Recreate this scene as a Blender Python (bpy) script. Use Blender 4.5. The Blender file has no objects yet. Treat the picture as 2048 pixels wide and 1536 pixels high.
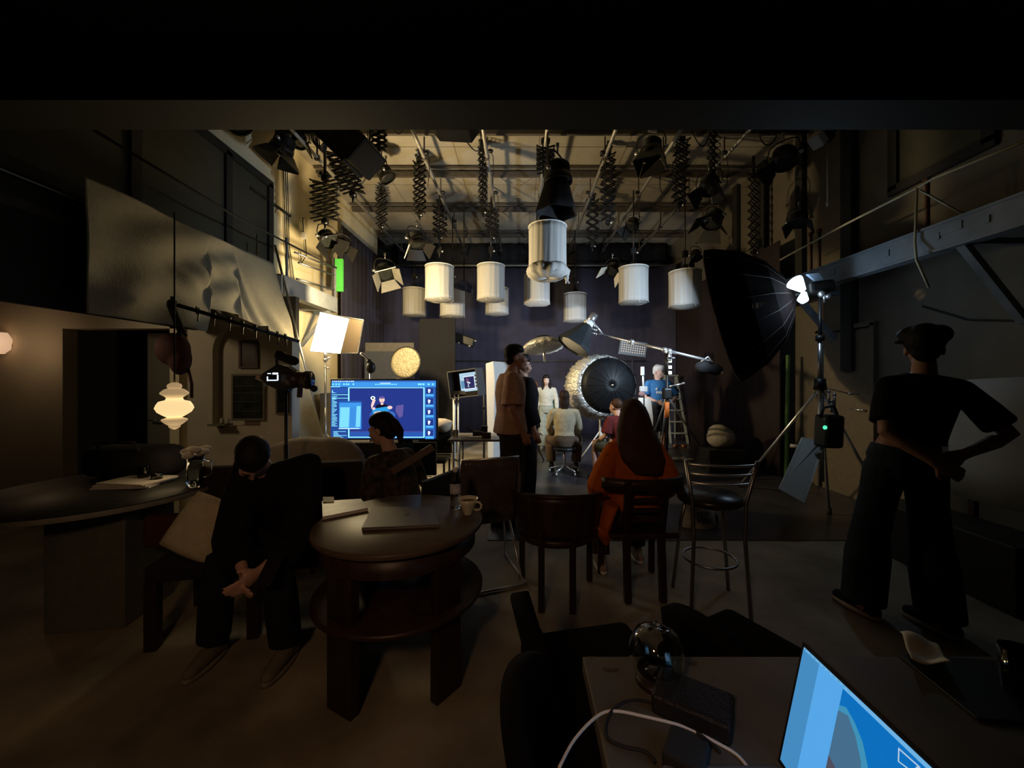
import bpy, bmesh, math, random
from mathutils import Vector as V, Matrix, Euler
random.seed(7)
sc = bpy.context.scene
col = sc.collection
PI = math.pi
R = math.radians
F, CX, CY, CH = 770.0, 1040.0, 757.0, 1.5          # focal length in pixels, point straight ahead, camera height

def P(px, py, Y):
    return V(((px - CX) * Y / F, Y, CH - (py - CY) * Y / F))

def FL(px, py):                                     # point of the floor seen at a pixel
    Y = F * CH / (py - CY)
    return V(((px - CX) * Y / F, Y, 0))

# ---------------------------------------------------------------- camera
cd = bpy.data.cameras.new('camera')
cam = bpy.data.objects.new('camera', cd)
col.objects.link(cam)
cam.location = (0, 0, CH)
cam.rotation_euler = (PI / 2, 0, 0)
cd.sensor_width = 36
cd.lens = 36 * F / 2048
cd.shift_x = -(CX - 1024) / 2048
cd.shift_y = -(768 - CY) / 2048
cd.clip_start = .05
sc.camera = cam

# ---------------------------------------------------------------- materials
_m = {}
def mat(name, c, rough=.6, metal=0, noise=.12, scale=18, bump=0, bscale=120, spec=.4, sheen=0, trans=0, emit=None, estr=0, stretch=None, alpha=1, transl=0):
    if name in _m: return _m[name]
    m = bpy.data.materials.new(name); m.use_nodes = True
    nt = m.node_tree; n = nt.nodes; L = nt.links
    b = n['Principled BSDF']
    b.inputs['Roughness'].default_value = rough
    b.inputs['Metallic'].default_value = metal
    b.inputs['Specular IOR Level'].default_value = spec
    if trans: b.inputs['Transmission Weight'].default_value = trans
    if sheen: b.inputs['Sheen Weight'].default_value = sheen
    if emit:
        b.inputs['Emission Color'].default_value = (*emit, 1); b.inputs['Emission Strength'].default_value = estr
    tc = n.new('ShaderNodeTexCoord'); mp = n.new('ShaderNodeMapping')
    L.new(tc.outputs['Object'], mp.inputs['Vector'])
    if stretch: mp.inputs['Scale'].default_value = stretch
    nz = n.new('ShaderNodeTexNoise'); nz.inputs['Scale'].default_value = scale; nz.inputs['Detail'].default_value = 5
    L.new(mp.outputs['Vector'], nz.inputs['Vector'])
    cr = n.new('ShaderNodeValToRGB')
    cr.color_ramp.elements[0].position = .3; cr.color_ramp.elements[1].position = .7
    cr.color_ramp.elements[0].color = tuple(max(0, x * (1 - noise)) for x in c) + (1,)
    cr.color_ramp.elements[1].color = tuple(min(1, x * (1 + noise)) for x in c) + (1,)
    L.new(nz.outputs['Fac'], cr.inputs['Fac']); L.new(cr.outputs['Color'], b.inputs['Base Color'])
    if bump:
        nb = n.new('ShaderNodeTexNoise'); nb.inputs['Scale'].default_value = bscale; nb.inputs['Detail'].default_value = 3
        L.new(mp.outputs['Vector'], nb.inputs['Vector'])
        bp = n.new('ShaderNodeBump'); bp.inputs['Strength'].default_value = bump; bp.inputs['Distance'].default_value = .02
        L.new(nb.outputs['Fac'], bp.inputs['Height']); L.new(bp.outputs['Normal'], b.inputs['Normal'])
    if transl:                                       # thin cloth that lets some light through
        tr = n.new('ShaderNodeBsdfTranslucent'); L.new(cr.outputs['Color'], tr.inputs['Color'])
        mx = n.new('ShaderNodeMixShader'); mx.inputs[0].default_value = transl
        L.new(b.outputs['BSDF'], mx.inputs[1]); L.new(tr.outputs['BSDF'], mx.inputs[2])
        L.new(mx.outputs['Shader'], n['Material Output'].inputs['Surface'])
    _m[name] = m
    return m

def emis(name, c, s, base=(.02, .02, .02)):
    if name in _m: return _m[name]
    return mat(name, base, .4, noise=0, emit=c, estr=s)

def glass(name, c=(.9, .92, .9), rough=.03, ior=1.45):
    if name in _m: return _m[name]
    m = mat(name, c, rough, noise=0, trans=1, spec=.5); m.node_tree.nodes['Principled BSDF'].inputs['IOR'].default_value = ior
    return m

# ---------------------------------------------------------------- mesh builder
def frame(d, up=V((0, 0, 1))):
    d = V(d).normalized()
    if abs(d.dot(up)) > .99: up = V((0, 1, 0))
    x = up.cross(d).normalized(); y = d.cross(x)
    return x, y, d

class MB:
    def __init__(s):
        s.v = []; s.f = []; s.m = []; s.sm = []; s.mi = 0; s.smooth = True
    def add(s, vs, fs, smooth=None):
        b = len(s.v); s.v += [V(p) for p in vs]
        for f in fs:
            s.f.append([b + i for i in f]); s.m.append(s.mi); s.sm.append(s.smooth if smooth is None else smooth)
    def box(s, c, size, rot=None, bev=.0):
        c = V(c); hx, hy, hz = [q / 2 for q in size]
        b = min(bev, hx * .9, hy * .9, hz * .9)
        if b <= 0:
            vs = [V((x, y, z)) for x in (-hx, hx) for y in (-hy, hy) for z in (-hz, hz)]
            fs = [(0, 1, 3, 2), (4, 6, 7, 5), (0, 4, 5, 1), (2, 3, 7, 6), (0, 2, 6, 4), (1, 5, 7, 3)]
        else:
            bm = bmesh.new(); bmesh.ops.create_cube(bm, size=1)
            for v in bm.verts: v.co = V((v.co.x * 2 * hx, v.co.y * 2 * hy, v.co.z * 2 * hz))
            bmesh.ops.bevel(bm, geom=bm.edges[:], offset=b, segments=2, affect='EDGES', profile=.5)
            bm.verts.index_update()
            vs = [v.co.copy() for v in bm.verts]; fs = [[v.index for v in f.verts] for f in bm.faces]; bm.free()
        if rot is not None: vs = [rot @ p for p in vs]
        s.add([p + c for p in vs], fs, False)
    def bar(s, a, b, w, h, up=V((0, 0, 1)), bev=0):
        a = V(a); b = V(b); x, y, d = frame(b - a, V(up))
        s.box((a + b) / 2, (w, h, (b - a).length), Matrix((x, y, d)).transposed(), bev)
    def tube(s, pts, r, seg=8, caps=True, closed=False):
        pts = [V(p) for p in pts]; n = len(pts)
        rs = r if isinstance(r, (list, tuple)) else [r] * n
        vs = []; fs = []; x = None
        for i, p in enumerate(pts):
            if closed: d = pts[(i + 1) % n] - pts[i - 1]
            else: d = pts[min(i + 1, n - 1)] - pts[max(i - 1, 0)]
            if d.length < 1e-7: d = V((0, 0, 1))
            d.normalize()
            if x is None: x = frame(d)[0]
            else:
                x = x - d * x.dot(d)
                if x.length < 1e-5: x = frame(d)[0]
                x.normalize()
            y = d.cross(x)
            for k in range(seg):
                a = 2 * PI * k / seg
                vs.append(p + x * math.cos(a) * rs[i] + y * math.sin(a) * rs[i])
        for i in range(n if closed else n - 1):
            j = (i + 1) % n
            for k in range(seg):
                l = (k + 1) % seg
                fs.append((i * seg + k, i * seg + l, j * seg + l, j * seg + k))
        if caps and not closed:
            fs.append(tuple(range(seg))[::-1]); fs.append(tuple((n - 1) * seg + k for k in range(seg)))
        s.add(vs, fs)
    def cyl(s, a, b, r, r2=None, seg=16): s.tube([a, b], [r, r if r2 is None else r2], seg)
    def capsule(s, pts, rs, seg=10):                 # limb with round ends
        pts = [V(p) for p in pts]; d0 = (pts[0] - pts[1]).normalized(); d1 = (pts[-1] - pts[-2]).normalized()
        P2 = []; R2 = []
        for t in (1, .87, .5): P2.append(pts[0] + d0 * rs[0] * t); R2.append(max(1e-4, rs[0] * math.sqrt(max(0, 1 - t * t))))
        for p, r in zip(pts, rs): P2.append(p); R2.append(r)
        for t in (.5, .87, 1): P2.append(pts[-1] + d1 * rs[-1] * t); R2.append(max(1e-4, rs[-1] * math.sqrt(max(0, 1 - t * t))))
        s.tube(P2, R2, seg)
    def loft(s, secs, seg=20, caps=True):            # secs: (centre, half width vector, half depth vector)
        vs = []; fs = []
        for c, a, b in secs:
            for k in range(seg):
                t = 2 * PI * k / seg
                vs.append(V(c) + V(a) * math.cos(t) + V(b) * math.sin(t))
        for i in range(len(secs) - 1):
            for k in range(seg):
                l = (k + 1) % seg
                fs.append((i * seg + k, i * seg + l, (i + 1) * seg + l, (i + 1) * seg + k))
        if caps:
            fs.append(tuple(range(seg))[::-1]); fs.append(tuple((len(secs) - 1) * seg + k for k in range(seg)))
        s.add(vs, fs)
    def ell(s, c, r, rot=None, seg=16, rings=10):
        c = V(c); r = V((r, r, r)) if isinstance(r, (int, float)) else V(r)
        vs = [V((0, 0, r.z))]; fs = []
        for i in range(1, rings):
            t = PI * i / rings
            for k in range(seg):
                a = 2 * PI * k / seg
                vs.append(V((r.x * math.sin(t) * math.cos(a), r.y * math.sin(t) * math.sin(a), r.z * math.cos(t))))
        vs.append(V((0, 0, -r.z)))
        for k in range(seg): fs.append((0, 1 + k, 1 + (k + 1) % seg))
        for i in range(rings - 2):
            for k in range(seg):
                a = 1 + i * seg; l = (k + 1) % seg
                fs.append((a + k, a + seg + k, a + seg + l, a + l))
        e = len(vs) - 1; a = 1 + (rings - 2) * seg
        for k in range(seg): fs.append((e, a + (k + 1) % seg, a + k))
        if rot is not None: vs = [rot @ p for p in vs]
        s.add([p + c for p in vs], fs)
    def lathe(s, prof, c, d=(0, 0, 1), seg=24, caps=False, wob=None):   # prof: (radius, along)
        c = V(c); x, y, d = frame(d); vs = []; fs = []
        for j, (r, h) in enumerate(prof):
            for k in range(seg):
                a = 2 * PI * k / seg; q = r * (wob(a, j) if wob else 1)
                vs.append(c + d * h + x * math.cos(a) * q + y * math.sin(a) * q)
        for i in range(len(prof) - 1):
            for k in range(seg):
                l = (k + 1) % seg
                fs.append((i * seg + k, i * seg + l, (i + 1) * seg + l, (i + 1) * seg + k))
        if caps:
            fs.append(tuple(range(seg))[::-1]); fs.append(tuple((len(prof) - 1) * seg + k for k in range(seg)))
        s.add(vs, fs)
    def poly(s, pts, thick, n):                      # flat outline with thickness along n
        pts = [V(p) for p in pts]; n = V(n).normalized() * thick; k = len(pts)
        s.add(pts + [p + n for p in pts], [tuple(range(k))[::-1], tuple(range(k, 2 * k))] + [(i, (i + 1) % k, k + (i + 1) % k, k + i) for i in range(k)], False)
    def grid(s, fn, nu, nv, thick=0):                # fn(u, v) -> point
        pts = [fn(i / nu, j / nv) for j in range(nv + 1) for i in range(nu + 1)]
        w = nu + 1
        fs = [(j * w + i, j * w + i + 1, (j + 1) * w + i + 1, (j + 1) * w + i) for j in range(nv) for i in range(nu)]
        s.add(pts, fs)
    def build(s, name, m, parent=None, local=False, base=True, sub=0, solid=0, bevel=0):
        me = bpy.data.meshes.new(name)
        o = bpy.data.objects.new(name, me); col.objects.link(o)
        off = V((0, 0, 0))
        if not local:
            if parent is not None: off = wloc(parent)
            elif base and s.v:
                xs = [p.x for p in s.v]; ys = [p.y for p in s.v]; zs = [p.z for p in s.v]
                off = V(((min(xs) + max(xs)) / 2, (min(ys) + max(ys)) / 2, min(zs)))
                o.location = off
        me.from_pydata([p - off for p in s.v], [], s.f)
        for mm in (m if isinstance(m, (list, tuple)) else [m]): me.materials.append(mm)
        me.polygons.foreach_set('material_index', s.m)
        me.polygons.foreach_set('use_smooth', s.sm)
        me.validate(); me.update()
        if parent is not None: o.parent = parent
        if solid:
            q = o.modifiers.new('thickness', 'SOLIDIFY'); q.thickness = solid; q.offset = 0
        if bevel:
            q = o.modifiers.new('bevel', 'BEVEL'); q.width = bevel; q.segments = 2; q.limit_method = 'ANGLE'
        if sub:
            q = o.modifiers.new('subdivide', 'SUBSURF'); q.levels = q.render_levels = sub
        return o
    def organic(s, name, m, parent, voxel=.01, smooth=4, local=True):   # one continuous skin over all the added volumes
        o = s.build(name, m, parent, local=local)
        q = o.modifiers.new('skin', 'REMESH'); q.mode = 'VOXEL'; q.voxel_size = voxel; q.use_smooth_shade = True
        q = o.modifiers.new('soften', 'SMOOTH'); q.factor = .5; q.iterations = smooth
        dg = bpy.context.evaluated_depsgraph_get(); dg.update()
        me = bpy.data.meshes.new_from_object(o.evaluated_get(dg))
        old = o.data; o.modifiers.clear(); o.data = me; bpy.data.meshes.remove(old); me.name = name
        me.polygons.foreach_set('use_smooth', [True] * len(me.polygons))
        if not me.materials: me.materials.append(m)
        return o

def wloc(o):
    l = o.location.copy()
    while o.parent is not None: o = o.parent; l += o.location
    return l

def tag(o, label=None, cat=None, group=None, kind=None):
    if label: o['label'] = label
    if cat: o['category'] = cat
    if group: o['group'] = group
    if kind: o['kind'] = kind
    return o
def thing(name, label, cat, loc=(0, 0, 0), rz=0, group=None):
    o = bpy.data.objects.new(name, None); col.objects.link(o); o.empty_display_size = .1
    o.location = loc; o.rotation_euler = (0, 0, rz)
    return tag(o, label, cat, group)
def one(mb, name, m, label, cat, group=None, **k): return tag(mb.build(name, m, **k), label, cat, group)
def struct(mb, name, m, label=None, **k): return tag(mb.build(name, m, **k), label, None, None, 'structure')
ORD = 'first second third fourth fifth sixth seventh eighth ninth tenth'.split()
def text_mesh(body, size, name, m, parent, mtx, extr=.0005, align='CENTER'):
    c = bpy.data.curves.new(name, 'FONT'); c.body = body; c.size = size; c.extrude = extr; c.align_x = align; c.align_y = 'CENTER'
    t = bpy.data.objects.new(name, c); col.objects.link(t)
    dg = bpy.context.evaluated_depsgraph_get(); dg.update()
    me = bpy.data.meshes.new_from_object(t.evaluated_get(dg)); bpy.data.objects.remove(t)
    o = bpy.data.objects.new(name, me); col.objects.link(o); me.materials.clear(); me.materials.append(m)
    o.parent = parent; o.matrix_local = mtx
    return o

# ---------------------------------------------------------------- the palette
M = dict(
    black=mat('black_metal', (.012, .011, .010), .45), blackcloth=mat('black_cloth', (.012, .011, .012), .85, bump=.2),
    chrome=mat('chrome', (.82, .82, .83), .30, .9, noise=.02), steel=mat('dull_steel', (.42, .42, .42), .38, 1),
    pipe=mat('grid_pipe', (.42, .40, .36), .45, .6), beam=mat('grid_beam', (.09, .075, .06), .6),
    greysteel=mat('painted_grey_steel', (.24, .26, .28), .5, noise=.15, scale=6),
    white=mat('white_board', (.82, .80, .75), .7, noise=.03), silk=mat('white_silk', (.62, .605, .57), .75, noise=.05, scale=30, transl=.25, stretch=(1, 1, .05)),
    sheet=mat('muslin_sheet', (.27, .245, .18), .85, noise=.06, bump=.15, bscale=60), wood=mat('dark_wood', (.036, .017, .010), .42, noise=.35, scale=14, stretch=(1, 1, .12)),
    darkwood=mat('near_black_wood', (.025, .013, .009), .45, noise=.3, stretch=(1, 1, .15)),
    tabletop=mat('table_veneer', (.11, .075, .05), .42, spec=.25, noise=.2, scale=8, stretch=(.15, 1, 1)),
    skin=mat('skin', (.50, .29, .21), .5, noise=.06, scale=30), paper=mat('paper', (.72, .68, .58), .8, noise=.05),
    grey=mat('mid_grey_plastic', (.18, .18, .18), .5), alu=mat('brushed_aluminium', (.135, .12, .11), .5, .25, noise=.04), green=mat('green_paint', (.10, .62, .10), .6, noise=.04),
    foil=mat('silver_cloth', (.70, .67, .60), .36, .45, noise=.12, bump=.9, bscale=26), cream=mat('cream_cotton', (.55, .50, .34), .9, bump=.2),
    maroon=mat('maroon_canvas', (.075, .022, .016), .8, bump=.2), rubber=mat('rubber', (.02, .02, .02), .8),
)
# ================================================================ the room
XL, XR, CE = -3.63, 4.2, 5.2
M['floor'] = mat('stained_concrete', (.27, .235, .175), .55, noise=.45, scale=2.2, bump=.12, bscale=25)
M['vinyl'] = mat('black_studio_floor', (.045, .042, .048), .32, noise=.3, scale=3)
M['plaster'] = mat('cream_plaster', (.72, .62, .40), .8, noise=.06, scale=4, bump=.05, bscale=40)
M['plaster2'] = mat('taupe_plaster', (.50, .43, .32), .8, noise=.07, scale=3, bump=.05, bscale=40)
M['ceil'] = mat('ceiling_board', (.36, .32, .25), .85, noise=.16, scale=1.6)
M['drape'] = mat('violet_black_drape', (.060, .055, .085), .9, noise=.12, scale=5)
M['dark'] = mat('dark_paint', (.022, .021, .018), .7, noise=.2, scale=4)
M['pane'] = mat('dark_pane', (.02, .022, .02), .12, noise=.2)
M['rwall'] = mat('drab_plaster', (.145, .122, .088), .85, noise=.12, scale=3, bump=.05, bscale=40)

def brd(m, s):                                        # joint lines for a board or slab surface
    return m
b = MB(); b.box((-.9, 5, -.05), (10.6, 12.6, .1)); struct(b, 'floor', M['floor'], 'pale stained concrete floor')
b = MB(); b.box((1.95, 6.98, .004), (4.5, 6.84, .008), None); struct(b, 'floor_mat', M['vinyl'], 'black studio floor laid over the concrete')
# ceiling of the hall, with joints
b = MB(); b.box((.285, 6.8, CE + .05), (8.0, 8.8, .1)); ce = struct(b, 'ceiling', M['ceil'], 'pale board ceiling over the studio')
jm = mat('joint_line', (.20, .17, .13), .9, noise=.1)
b = MB()
for y in (5.0, 6.15, 7.35, 8.55, 9.8): b.box((.285, y, CE - .002), (7.8, .014, .004))
for x in (-2.4, -1.05, .3, 1.7, 3.0): b.box((x, 6.8, CE - .002), (.010, 8.4, .004))
struct(b, 'trim_1', jm)
# walls
b = MB(); b.box((XL - .05, 6.95, CE / 2), (.1, 5.7, CE)); b.box((XL - .05, 1.45, 3.75), (.1, 5.3, 2.9)); struct(b, 'wall_left', M['plaster'], 'cream wall behind the glowing light panel')
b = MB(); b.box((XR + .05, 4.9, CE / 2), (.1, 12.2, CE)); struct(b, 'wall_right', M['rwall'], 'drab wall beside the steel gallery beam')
b = MB(); b.box((.0, 10.75, CE / 2), (9, .1, CE)); struct(b, 'wall_back', M['dark'])
b = MB(); b.box((-.9, -1.25, 2.6), (10.6, .1, 5.2)); struct(b, 'wall_front', M['dark'])
b = MB(); b.box((-6.15, 1.5, 1.3), (.1, 5.6, 2.6)); struct(b, 'wall_side', M['plaster2'])
b = MB(); b.box((-4.74, 1.45, 2.665), (2.82, 5.3, .07)); struct(b, 'ceiling_side', M['dark'])
b = MB(); b.box((-3.36, 1.4, 2.42), (.04, 5.2, .84)); struct(b, 'trim_9', mat('shade_black', (.008, .008, .007), .8), 'added black board keeping the space under the gallery dark')  # board added to stand in for the deep shade under the gallery
# low dark ceiling and header beam over the viewer
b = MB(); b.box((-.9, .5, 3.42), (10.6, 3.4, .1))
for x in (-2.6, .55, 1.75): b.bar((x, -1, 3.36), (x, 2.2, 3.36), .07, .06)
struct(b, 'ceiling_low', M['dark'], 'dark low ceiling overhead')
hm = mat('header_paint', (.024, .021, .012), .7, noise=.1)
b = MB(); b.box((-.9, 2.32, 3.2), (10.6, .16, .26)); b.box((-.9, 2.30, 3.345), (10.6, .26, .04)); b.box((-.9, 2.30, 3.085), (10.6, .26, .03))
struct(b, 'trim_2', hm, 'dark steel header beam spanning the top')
# partition under the gallery: doorway, arched niche, dark windows
YP = 4.1
def px(x): return (x - CX) * YP / F
def pz(y): return CH - (y - CY) * YP / F
def panel(b, x0, x1, z0, z1, t=.14): b.box(((x0 + x1) / 2, YP + t / 2, (z0 + z1) / 2), (x1 - x0, t, z1 - z0))
b = MB(); b.smooth = False
dl, dr, lint = px(125), px(375), pz(657)
panel(b, -6.1, dl, 0, 2.63); panel(b, dl, dr, lint, 2.63)
ax0, ax1, atop, abot = px(425), px(521), pz(653), pz(852)
# right piece with a hole shaped as an arch (niche), outline cut by hand
rx, zt = px(584), pz(676)
def wall_top(x): return pz(608) + (x - px(345)) / (px(590) - px(345)) * (pz(679) - pz(608)) - .03
cxa, ra = (ax0 + ax1) / 2, (ax1 - ax0) / 2
zc = atop - ra
N = 14
arch = [(cxa - ra * math.cos(PI * i / N), zc + ra * math.sin(PI * i / N)) for i in range(N + 1)]
front = [V((x, YP, z)) for x, z in arch]; back = [V((x, YP + .1, z)) for x, z in arch]
for i in range(N):                                   # wall above the arch
    x0, x1 = arch[i][0], arch[i + 1][0]
    b.add([V((x0, YP, arch[i][1])), V((x1, YP, arch[i + 1][1])), V((x1, YP, wall_top(x1))), V((x0, YP, wall_top(x0)))], [(0, 1, 2, 3)])
    b.add([front[i], front[i + 1], back[i + 1], back[i]], [(3, 2, 1, 0)])
b.add([V((dr, YP, 0)), V((ax0, YP, 0)), V((ax0, YP, wall_top(ax0))), V((dr, YP, 2.4)), ], [(0, 1, 2, 3)])
b.add([V((ax1, YP, 0)), V((rx, YP, 0)), V((rx, YP, wall_top(rx))), V((ax1, YP, wall_top(ax1)))], [(0, 1, 2, 3)])
b.add([V((ax0, YP, 0)), V((ax1, YP, 0)), V((ax1, YP, abot)), V((ax0, YP, abot))], [(0, 1, 2, 3)])
for x in (ax0, ax1): b.add([V((x, YP, abot)), V((x, YP, zc)), V((x, YP + .1, zc)), V((x, YP + .1, abot))], [(0, 1, 2, 3)])
b.add([V((ax0, YP, abot)), V((ax1, YP, abot)), V((ax1, YP + .1, abot)), V((ax0, YP + .1, abot))], [(0, 1, 2, 3)])
bk = [V((dr, YP + .14, 0)), V((rx, YP + .14, 0)), V((rx, YP + .14, wall_top(rx))), V((dr, YP + .14, 2.36))]
b.add(bk, [(3, 2, 1, 0)])
b.add([V((ax0 - .02, YP + .1, abot - .02)), V((ax1 + .02, YP + .1, abot - .02)), V((ax1 + .02, YP + .1, atop + .02)), V((ax0 - .02, YP + .1, atop + .02))], [(0, 1, 2, 3)])
b.add([V((rx, YP, 0)), V((rx, YP + .14, 0)), V((rx, YP + .14, wall_top(rx))), V((rx, YP, wall_top(rx)))], [(0, 1, 2, 3)])
b.add([V((dr, YP, 0)), V((dr, YP + .14, 0)), V((dr, YP + .14, 2.36)), V((dr, YP, 2.36))], [(3, 2, 1, 0)])
struct(b, 'wall_partition', M['plaster2'], 'taupe partition wall with an arched niche and a doorway')
# room behind the doorway
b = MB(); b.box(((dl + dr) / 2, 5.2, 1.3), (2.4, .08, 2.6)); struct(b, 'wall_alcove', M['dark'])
gp = mat('grey_door_leaf', (.16, .155, .12), .75, noise=.05, scale=3)
b = MB(); b.box(((px(222) + px(366)) / 2, YP + .42, 1.02), (px(366) - px(222), .04, 2.02), None, .004)
d = struct(b, 'door_1', gp, 'grey door leaf standing in the dark doorway')
b = MB(); b.cyl((px(238), YP + .395, 1.02), (px(238), YP + .33, 1.02), .012); b.cyl((px(238), YP + .33, 1.02), (px(238) + .1, YP + .33, 1.02), .01); b.build('door_handle', M['steel'], d)
# framed picture in the niche
def framed(name, x0, x1, y0, y1, Y, fm, pm, label, cat, mull=None, t=.025, fw=.028):
    a, c = P(x0, y0, Y), P(x1, y1, Y); w, h = c.x - a.x, a.z - c.z; m = (a + c) / 2
    t_ = thing(name, label, cat, (m.x, Y, c.z)) if cat else tag(thing(name, label, None, (m.x, Y, c.z)), kind='structure')
    b = MB()
    for zz in (a.z - fw / 2, c.z + fw / 2): b.box((m.x, Y, zz), (w, t, fw), None, .003)
    for xx in (a.x + fw / 2, c.x - fw / 2): b.box((xx, Y, m.z), (fw, t, h - 2 * fw), None, .003)
    b.build('frame', fm, t_)
    b = MB(); b.box((m.x, Y + .004, m.z), (w - fw, .01, h - fw)); b.build('picture' if cat else 'pane', pm, t_)
    return t_
fwood = mat('brown_frame', (.09, .04, .025), .5, noise=.2)
pm = mat('dark_print', (.055, .022, .016), .35, noise=.7, scale=14)
framed('framed_picture', 478, 517, 681, 737, YP + .085, fwood, pm, 'small brown framed picture hung inside the arched niche', 'picture')
pm2 = mat('dark_poster', (.028, .030, .022), .25, noise=.6, scale=9)
w = framed('window_1', 464, 531, 748, 841, YP - .012, mat('olive_frame', (.14, .125, .085), .6), pm2, 'dark window below the arched niche', None, fw=.022)
b = MB()
for yy in (772, 786, 803, 822): b.box((px(497), YP - .014, pz(yy)), (px(524) - px(472), .012, .006))
b.build('blind', mat('window_slats', (.07, .072, .055), .6), w)
framed('window_2', 552, 583, 770, 829, YP - .012, mat('olive_frame', (.14, .125, .085), .6), pm2, 'narrow dark window at the end of the partition', None, fw=.02)
t = thing('wall_shelf', 'small olive wall shelf with jars beneath the niche', 'shelf', (px(450), YP - .05, pz(846)))
b = MB(); b.box((px(449), YP - .06, pz(848)), (.19, .11, .018), None, .003); b.build('board', mat('olive_frame', (.14, .125, .085), .6), t)
b = MB(); b.box((px(449), YP - .03, pz(852)), (.02, .05, .03)); b.build('bracket', M['dark'], t)
for i, x in enumerate((444, 455)):
    b = MB(); b.lathe([(.0, 0), (.018, 0), (.02, .01), (.02, .04), (.012, .05), (.012, .056), (.0, .056)], P(x, 846, YP - .06) - V((0, 0, .006)), seg=14)
    one(b, 'glass_jar', M['plaster2'], ('squat pale jar on the small wall shelf, beside the doorway', 'squat pale jar on the small wall shelf, beside the dark window')[i], 'jar', 'jars on the wall shelf')
# gallery on the wall with the light panel
XG = -3.15
b = MB(); b.box((XG + .02, 5.78, 2.74), (.05, 1.54, .24)); b.box((XG - .02, 5.78, 2.855), (.14, 1.54, .015)); b.box((XG - .02, 5.78, 2.625), (.14, 1.54, .015))
b.box(((XG + XL) / 2 - .09, 4.0, 2.84), (XG - XL - .20, 5.1, .03)); struct(b, 'trim_3', M['greysteel'], 'pale steel gallery beam above the hanging sheet')
b = MB()
for y in (4.95, 6.35): b.bar((XG, y, 2.62), (XL, y + .05, 2.05), .05, .05); b.bar((XG, y, 2.64), (XL, y, 2.64), .05, .04)
b.bar((XG, 6.55, 2.86), (XG, 6.55, 3.42), .03, .03); b.bar((XG, 5.2, 2.86), (XG, 5.2, 3.4), .025, .025)
struct(b, 'trim_4', M['greysteel'])
# dark upper windows in that wall
def side_window(n, X, y0, y1, z0, z1, mulls, s, label):
    t_ = tag(thing('window_%d' % n, label, None, (X, (y0 + y1) / 2, z0)), kind='structure')
    b = MB()
    for z in (z0, z1): b.box((X, (y0 + y1) / 2, z), (.07, y1 - y0 + .1, .1))
    for y in [y0, y1] + mulls: b.box((X, y, (z0 + z1) / 2), (.07, .1, z1 - z0))
    b.build('frame', M['dark'], t_)
    b = MB(); b.box((X - s * .01, (y0 + y1) / 2, (z0 + z1) / 2), (.02, y1 - y0, z1 - z0)); b.build('pane', M['boarded'], t_)
    return t_
M['boarded'] = mat('boarded_pane', (.055, .052, .032), .7, noise=.15, scale=3)
side_window(3, XL + .015, 2.6, 5.55, 3.02, 4.3, [3.6, 4.75], 1, 'row of boarded windows above the hanging sheet')
side_window(4, XR - .015, 3.42, 4.3, 3.6, 4.75, [], -1, 'dark window high on the drab wall')
# gallery on the drab wall
XB = 3.6
b = MB(); b.box((XB, 4.0, 2.71), (.03, 5.4, .2)); b.box((XB + .03, 4.0, 2.82), (.12, 5.4, .022)); b.box((XB + .03, 4.0, 2.60), (.12, 5.4, .022))
for y in (2.95, 3.3, 3.75, 4.4): b.box((XB - .018, y, 2.72), (.012, .03, .06))
b.box((XB - .018, 3.2, 2.75), (.008, .16, .07))
M['bluesteel'] = mat('blue_grey_steel', (.20, .225, .25), .55, noise=.18, scale=6)
struct(b, 'trim_5', M['bluesteel'], 'blue grey steel gallery beam on the drab wall')
b = MB(); b.box(((XB + XR) / 2 + .03, 4.0, 2.80), (XR - XB - .06, 5.4, .06)); struct(b, 'trim_6', M['dark'])
b = MB()
for y in (3.15, 5.05): b.bar((XB + .02, y, 2.6), (XR, y + .06, 1.98), .06, .06); b.bar((XB, y, 2.62), (XR, y, 2.62), .05, .05)
struct(b, 'trim_7', M['bluesteel'], 'diagonal steel struts under the gallery beam')
b = MB(); b.box((XR - .05, 4.85, 3.4), (.1, .16, 3.6)); b.box((XR - .04, 5.7, 3.9), (.08, .14, 2.6)); b.box((XR - .04, 6.6, 3.9), (.08, .2, 2.6)); b.box((XR - .04, 7.4, 3.9), (.08, .16, 2.6)); struct(b, 'trim_8', M['dark'], 'dark vertical posts on the drab wall')
# doors low on the drab wall
b = MB(); b.box((XR - .02, 4.95, 1.05), (.05, .8, 2.1), None, .004); b.box((XR - .03, 4.53, 1.08), (.07, .05, 2.16)); b.box((XR - .03, 5.37, 1.08), (.07, .05, 2.16)); b.box((XR - .03, 4.95, 2.15), (.07, .9, .05))
d = struct(b, 'door_2', mat('brown_door', (.15, .12, .085), .6, noise=.1), 'brown door under the gallery beam')
b = MB(); b.cyl((XR - .045, 4.62, 1.12), (XR - .1, 4.62, 1.12), .012); b.cyl((XR - .1, 4.62, 1.12), (XR - .1, 4.76, 1.12), .011); b.build('door_handle', M['chrome'], d)
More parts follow.
